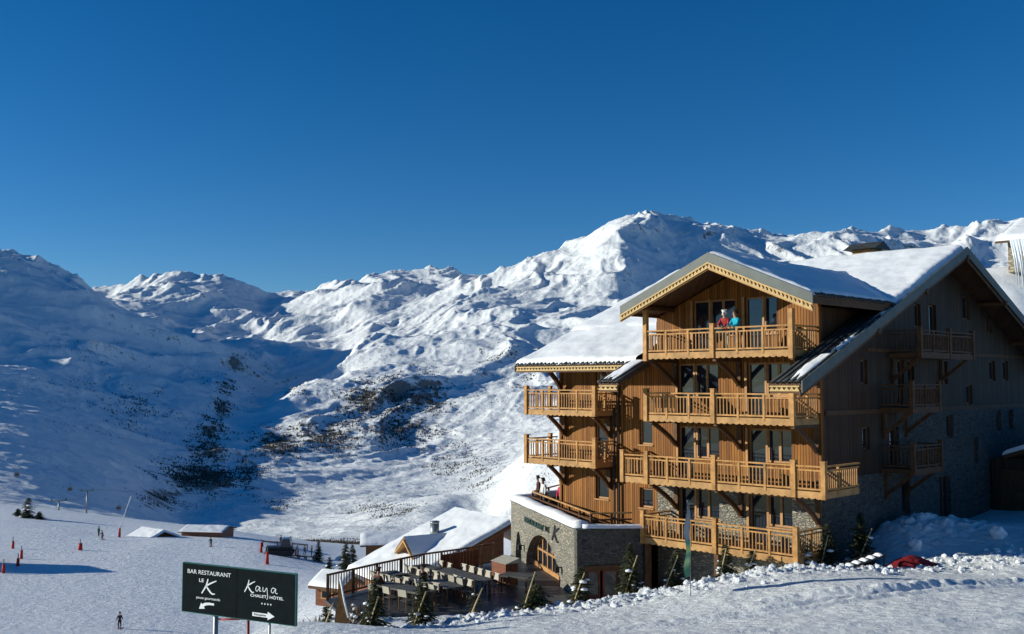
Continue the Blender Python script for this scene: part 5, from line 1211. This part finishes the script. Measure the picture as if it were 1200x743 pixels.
person(slope_at(120, 633), R_(160), 'ski', (.12, .05, .08), (.03, .03, .04), 'skier in dark red beside the upright red padded lance', ski=True, fingers=False)
person(slope_at(115.5, 629), R_(250), 'stand', (.03, .13, .08), (.03, .05, .05), 'person in a green jacket standing at the piste edge', fingers=False)
person(slope_at(247, 641), R_(180), 'ski', (.03, .06, .07), (.03, .04, .05), 'skier in teal above the black sign', ski=True, fingers=False)
for i, (px, py, c, lb) in enumerate([(329, 639, (.05, .05, .06), 'person in black above the cluster of dark equipment'), (349, 652, (.2, .05, .05), 'person in red brown beside the parked sleds'), (357, 651, (.06, .06, .10), 'person in navy between the sleds and the small spruce'), (365, 652, (.12, .10, .08), 'person in brown left of the small valley spruce'), (340, 640, (.25, .10, .06), 'person in orange brown by the rope line')]):
    person(slope_at(px, py), i * 1.4, 'walk', c, (.04, .04, .05), lb, fingers=False)
# ------------------------------------------------------------------ piste furniture
M_PAD = simple('red_padding', (0.45, 0.035, 0.02), .6, var=.2)
def padded(px, py, h, lb, r=.32, lance=None):
    h *= .75; r *= .75
    x, y, z = slope_at(px, py); o = empty('padded_post', (x, y, z), 0, lb, 'padded post', 'red padded posts on the piste')
    m = MB(); m.tube([(0, 0, -.1), (0, 0, h)], r, 10, r1=r * .8); m.build('padding', M_PAD, o, True)
    m = MB(); m.tube([(0, 0, h), (lance[0], 0, lance[1]) if lance else (0, 0, h + .7)], .07, 6); m.build('pole', M_METAL, o)
    return o
padded(15, 643, 1.6, 'red padded post left of centre beside the small rough mound'); padded(25, 655, 1.7, 'red padded post right of the red brown chalet'); padded(21, 664, 1.5, 'dark red padded post nearest the red brown chalet')
padded(94, 645, 1.5, 'broad red padded post standing alone on the piste', .5); padded(140, 630, 2.2, 'red padded snow lance leaning right at the piste edge', .32, (2.0, 7.6)); padded(4, 672, 1.6, 'red padded post at the left edge in the shade')
padded(306, 648, 2.2, 'orange red padded post above the sign'); padded(313, 662, 2.6, 'red padded post just above the top edge of the sign', .4)
def pylon(px, py, Y, H, lb):
    x, zz, _ = sv(px, py, Y); x *= Y; zb = tz(x, Y); o = empty('lift_pylon', (x, Y, zb), R_(25), lb, 'lift pylon', 'chairlift pylons below the shaded mountain')
    H = zz * Y - zb
    m = MB(); m.tube([(0, 0, -2), (0, 0, H)], .45, 10, r1=.3); m.build('mast', M_METAL, o, True)
    m = MB(); m.box(-3.0, 3.0, -.25, .25, H - .2, H + .3); m.build('cross_arm', M_METAL, o)
    for s_ in (-1, 1):
        m = MB(); m.box(s_ * 2.8 - .2, s_ * 2.8 + .2, -2.2, 2.2, H + .3, H + .75); m.build('sheave_train', M_BLACK, o)
    return (x, Y, zb + H + .6)
pa = pylon(69, 587, 430, 11, 'nearer chairlift pylon with a wide sheave arm'); pb = pylon(102, 575, 520, 11, 'farther and smaller chairlift pylon')
def lift_cable(a, b, off, lb):
    pts = [Vector(a).lerp(Vector(b), t) + Vector((off, 0, -4 * t * (1 - t) * 2)) for t in (0, .25, .5, .75, 1)]; m = MB(); m.tube(pts, .06, 5); o = m.build('lift_cable', M_BLACK); tag(o, lb, 'cable')
lift_cable((pa[0] - 120, pa[1] - 150, pa[2] + 10), pa, -2.6, 'chairlift cable running left from the nearer pylon'); lift_cable(pa, pb, 2.6, 'chairlift cable between the two pylons')
lift_cable(pb, (pb[0] + 60, pb[1] + 220, pb[2] - 25), 2.6, 'chairlift cable dropping away past the farther pylon')
for px, py, Y, lb in ((82, 573, 470, 'pale lift cabin left of the farther pylon'), (139, 595, 430, 'dark lift cabin right of the pylons above the piste edge'), (20, 556, 430, 'small lift cabin at the far left of the cable')):
    x, zz, _ = sv(px, py, Y); o = empty('lift_cabin', (x * Y, Y, zz * Y - 1), R_(20), lb, 'lift cabin', 'cabins hanging from the lift cable')
    m = MB(); m.box(-1, 1, -.9, .9, 0, 1.5); m.prism([(-1, -.9, 1.5), (1, -.9, 1.5), (.6, -.9, 2.1), (-.6, -.9, 2.1)], (0, 1.8, 0)); m.build('cabin_shell', M_METAL, o)
    m = MB(); m.box(-.8, .8, -.93, -.902, .6, 1.4); m.build('pane', M_GLASS, o); m = MB(); m.tube([(0, 0, 2.1), (0, 0, 4.2)], .07, 6); m.build('hanger', M_BLACK, o)
# snow groomer and sleds in the flat above the sign
gx_, gy_, gz_ = slope_at(330, 651)
gr = empty('snow_groomer', (gx_, gy_, gz_), R_(8), 'black tracked snow groomer parked above the sign', 'snow groomer')
m = MB(); m.box(-2.6, 1.8, -1.2, 1.2, .7, 1.5); m.build('chassis', M_BLACK, gr)
m = MB(); m.prism([(-.2, -1.1, 1.5), (1.7, -1.1, 1.5), (1.4, -1.1, 2.9), (.2, -1.1, 2.9)], (0, 2.2, 0)); m.build('cab', M_GLASS, gr)
for s_ in (-1, 1):
    m = MB(); m.prism([(-2.6, s_ * 1.3 - .45, .1), (-2.9, s_ * 1.3 - .45, .5), (-2.4, s_ * 1.3 - .45, .95), (1.7, s_ * 1.3 - .45, .95), (2.2, s_ * 1.3 - .45, .5), (1.8, s_ * 1.3 - .45, .1)], (0, .9, 0)); m.build('track', M_BLACK, gr)
m = MB(); m.box(2.4, 2.6, -2.2, 2.2, .1, 1.1); m.build('blade', simple('dark_red_blade', (.12, .02, .02), .5), gr)
for i, (px, py, lb) in enumerate([(346, 655, 'dark sled crate right of the snow groomer'), (354, 656, 'low red brown bench beside the sled crate'), (362, 656, 'low bench left of the small valley spruce')]):
    x, y, z = slope_at(px, py); o = empty('bench', (x, y, z), R_(-5), lb, 'bench'); m = MB(); m.box(-.9, .9, -.3, .3, .45, .55); m.build('seat', RB, o)
    for s_ in (-1, 1): m = MB(); m.box(s_ * .75 - .05, s_ * .75 + .05, -.25, .25, 0, .449); m.build('leg', M_BLACK, o)
for px, py, sc, lb, v in ((373, 659, 1.6, 'small dark spruce right of the benches in the valley', 2), (405, 668, 2.4, 'tall slim spruce left of the chalet roof', 1), (386, 669, 1.5, 'little spruce left of the tall slim one', 0), (413, 662, 1.9, 'small spruce right behind the tall slim one', 1), (33, 607, 3.0, 'dark tree on the piste edge left of the nearer pylon', 0), (21, 605, 1.6, 'leftmost dark shrub tree on the piste edge', 3), (46, 609, 1.6, 'small dark shrub tree nearest the pylon mast', 3)):
    x, y, z = slope_at(px, py); spruce(x, y, z, v, px, lb, 'conifers on the snow slopes', sc, 'spruce')
# rope fence on the flat
rf = empty('rope_fence', slope_at(335, 646), 0, 'low rope fence with thin posts above the snow groomer', 'fence')
ox, oy, oz = rf.location
pp_ = [slope_at(px, py) for px, py in ((308, 641), (325, 642), (343, 643.5), (360, 645))]
for (x, y, z) in pp_: m = MB(); m.box(x - ox - .08, x - ox + .08, y - oy - .08, y - oy + .08, z - oz, z - oz + 1.2); m.build('post', M_BEAM, rf)
for a, b in zip(pp_, pp_[1:]): m = MB(); m.beam((a[0] - ox, a[1] - oy, a[2] - oz + 1.0), (b[0] - ox, b[1] - oy, b[2] - oz + 1.0), .06, .25); m.build('net', simple('brown_net', (.2, .12, .06), .8), rf)
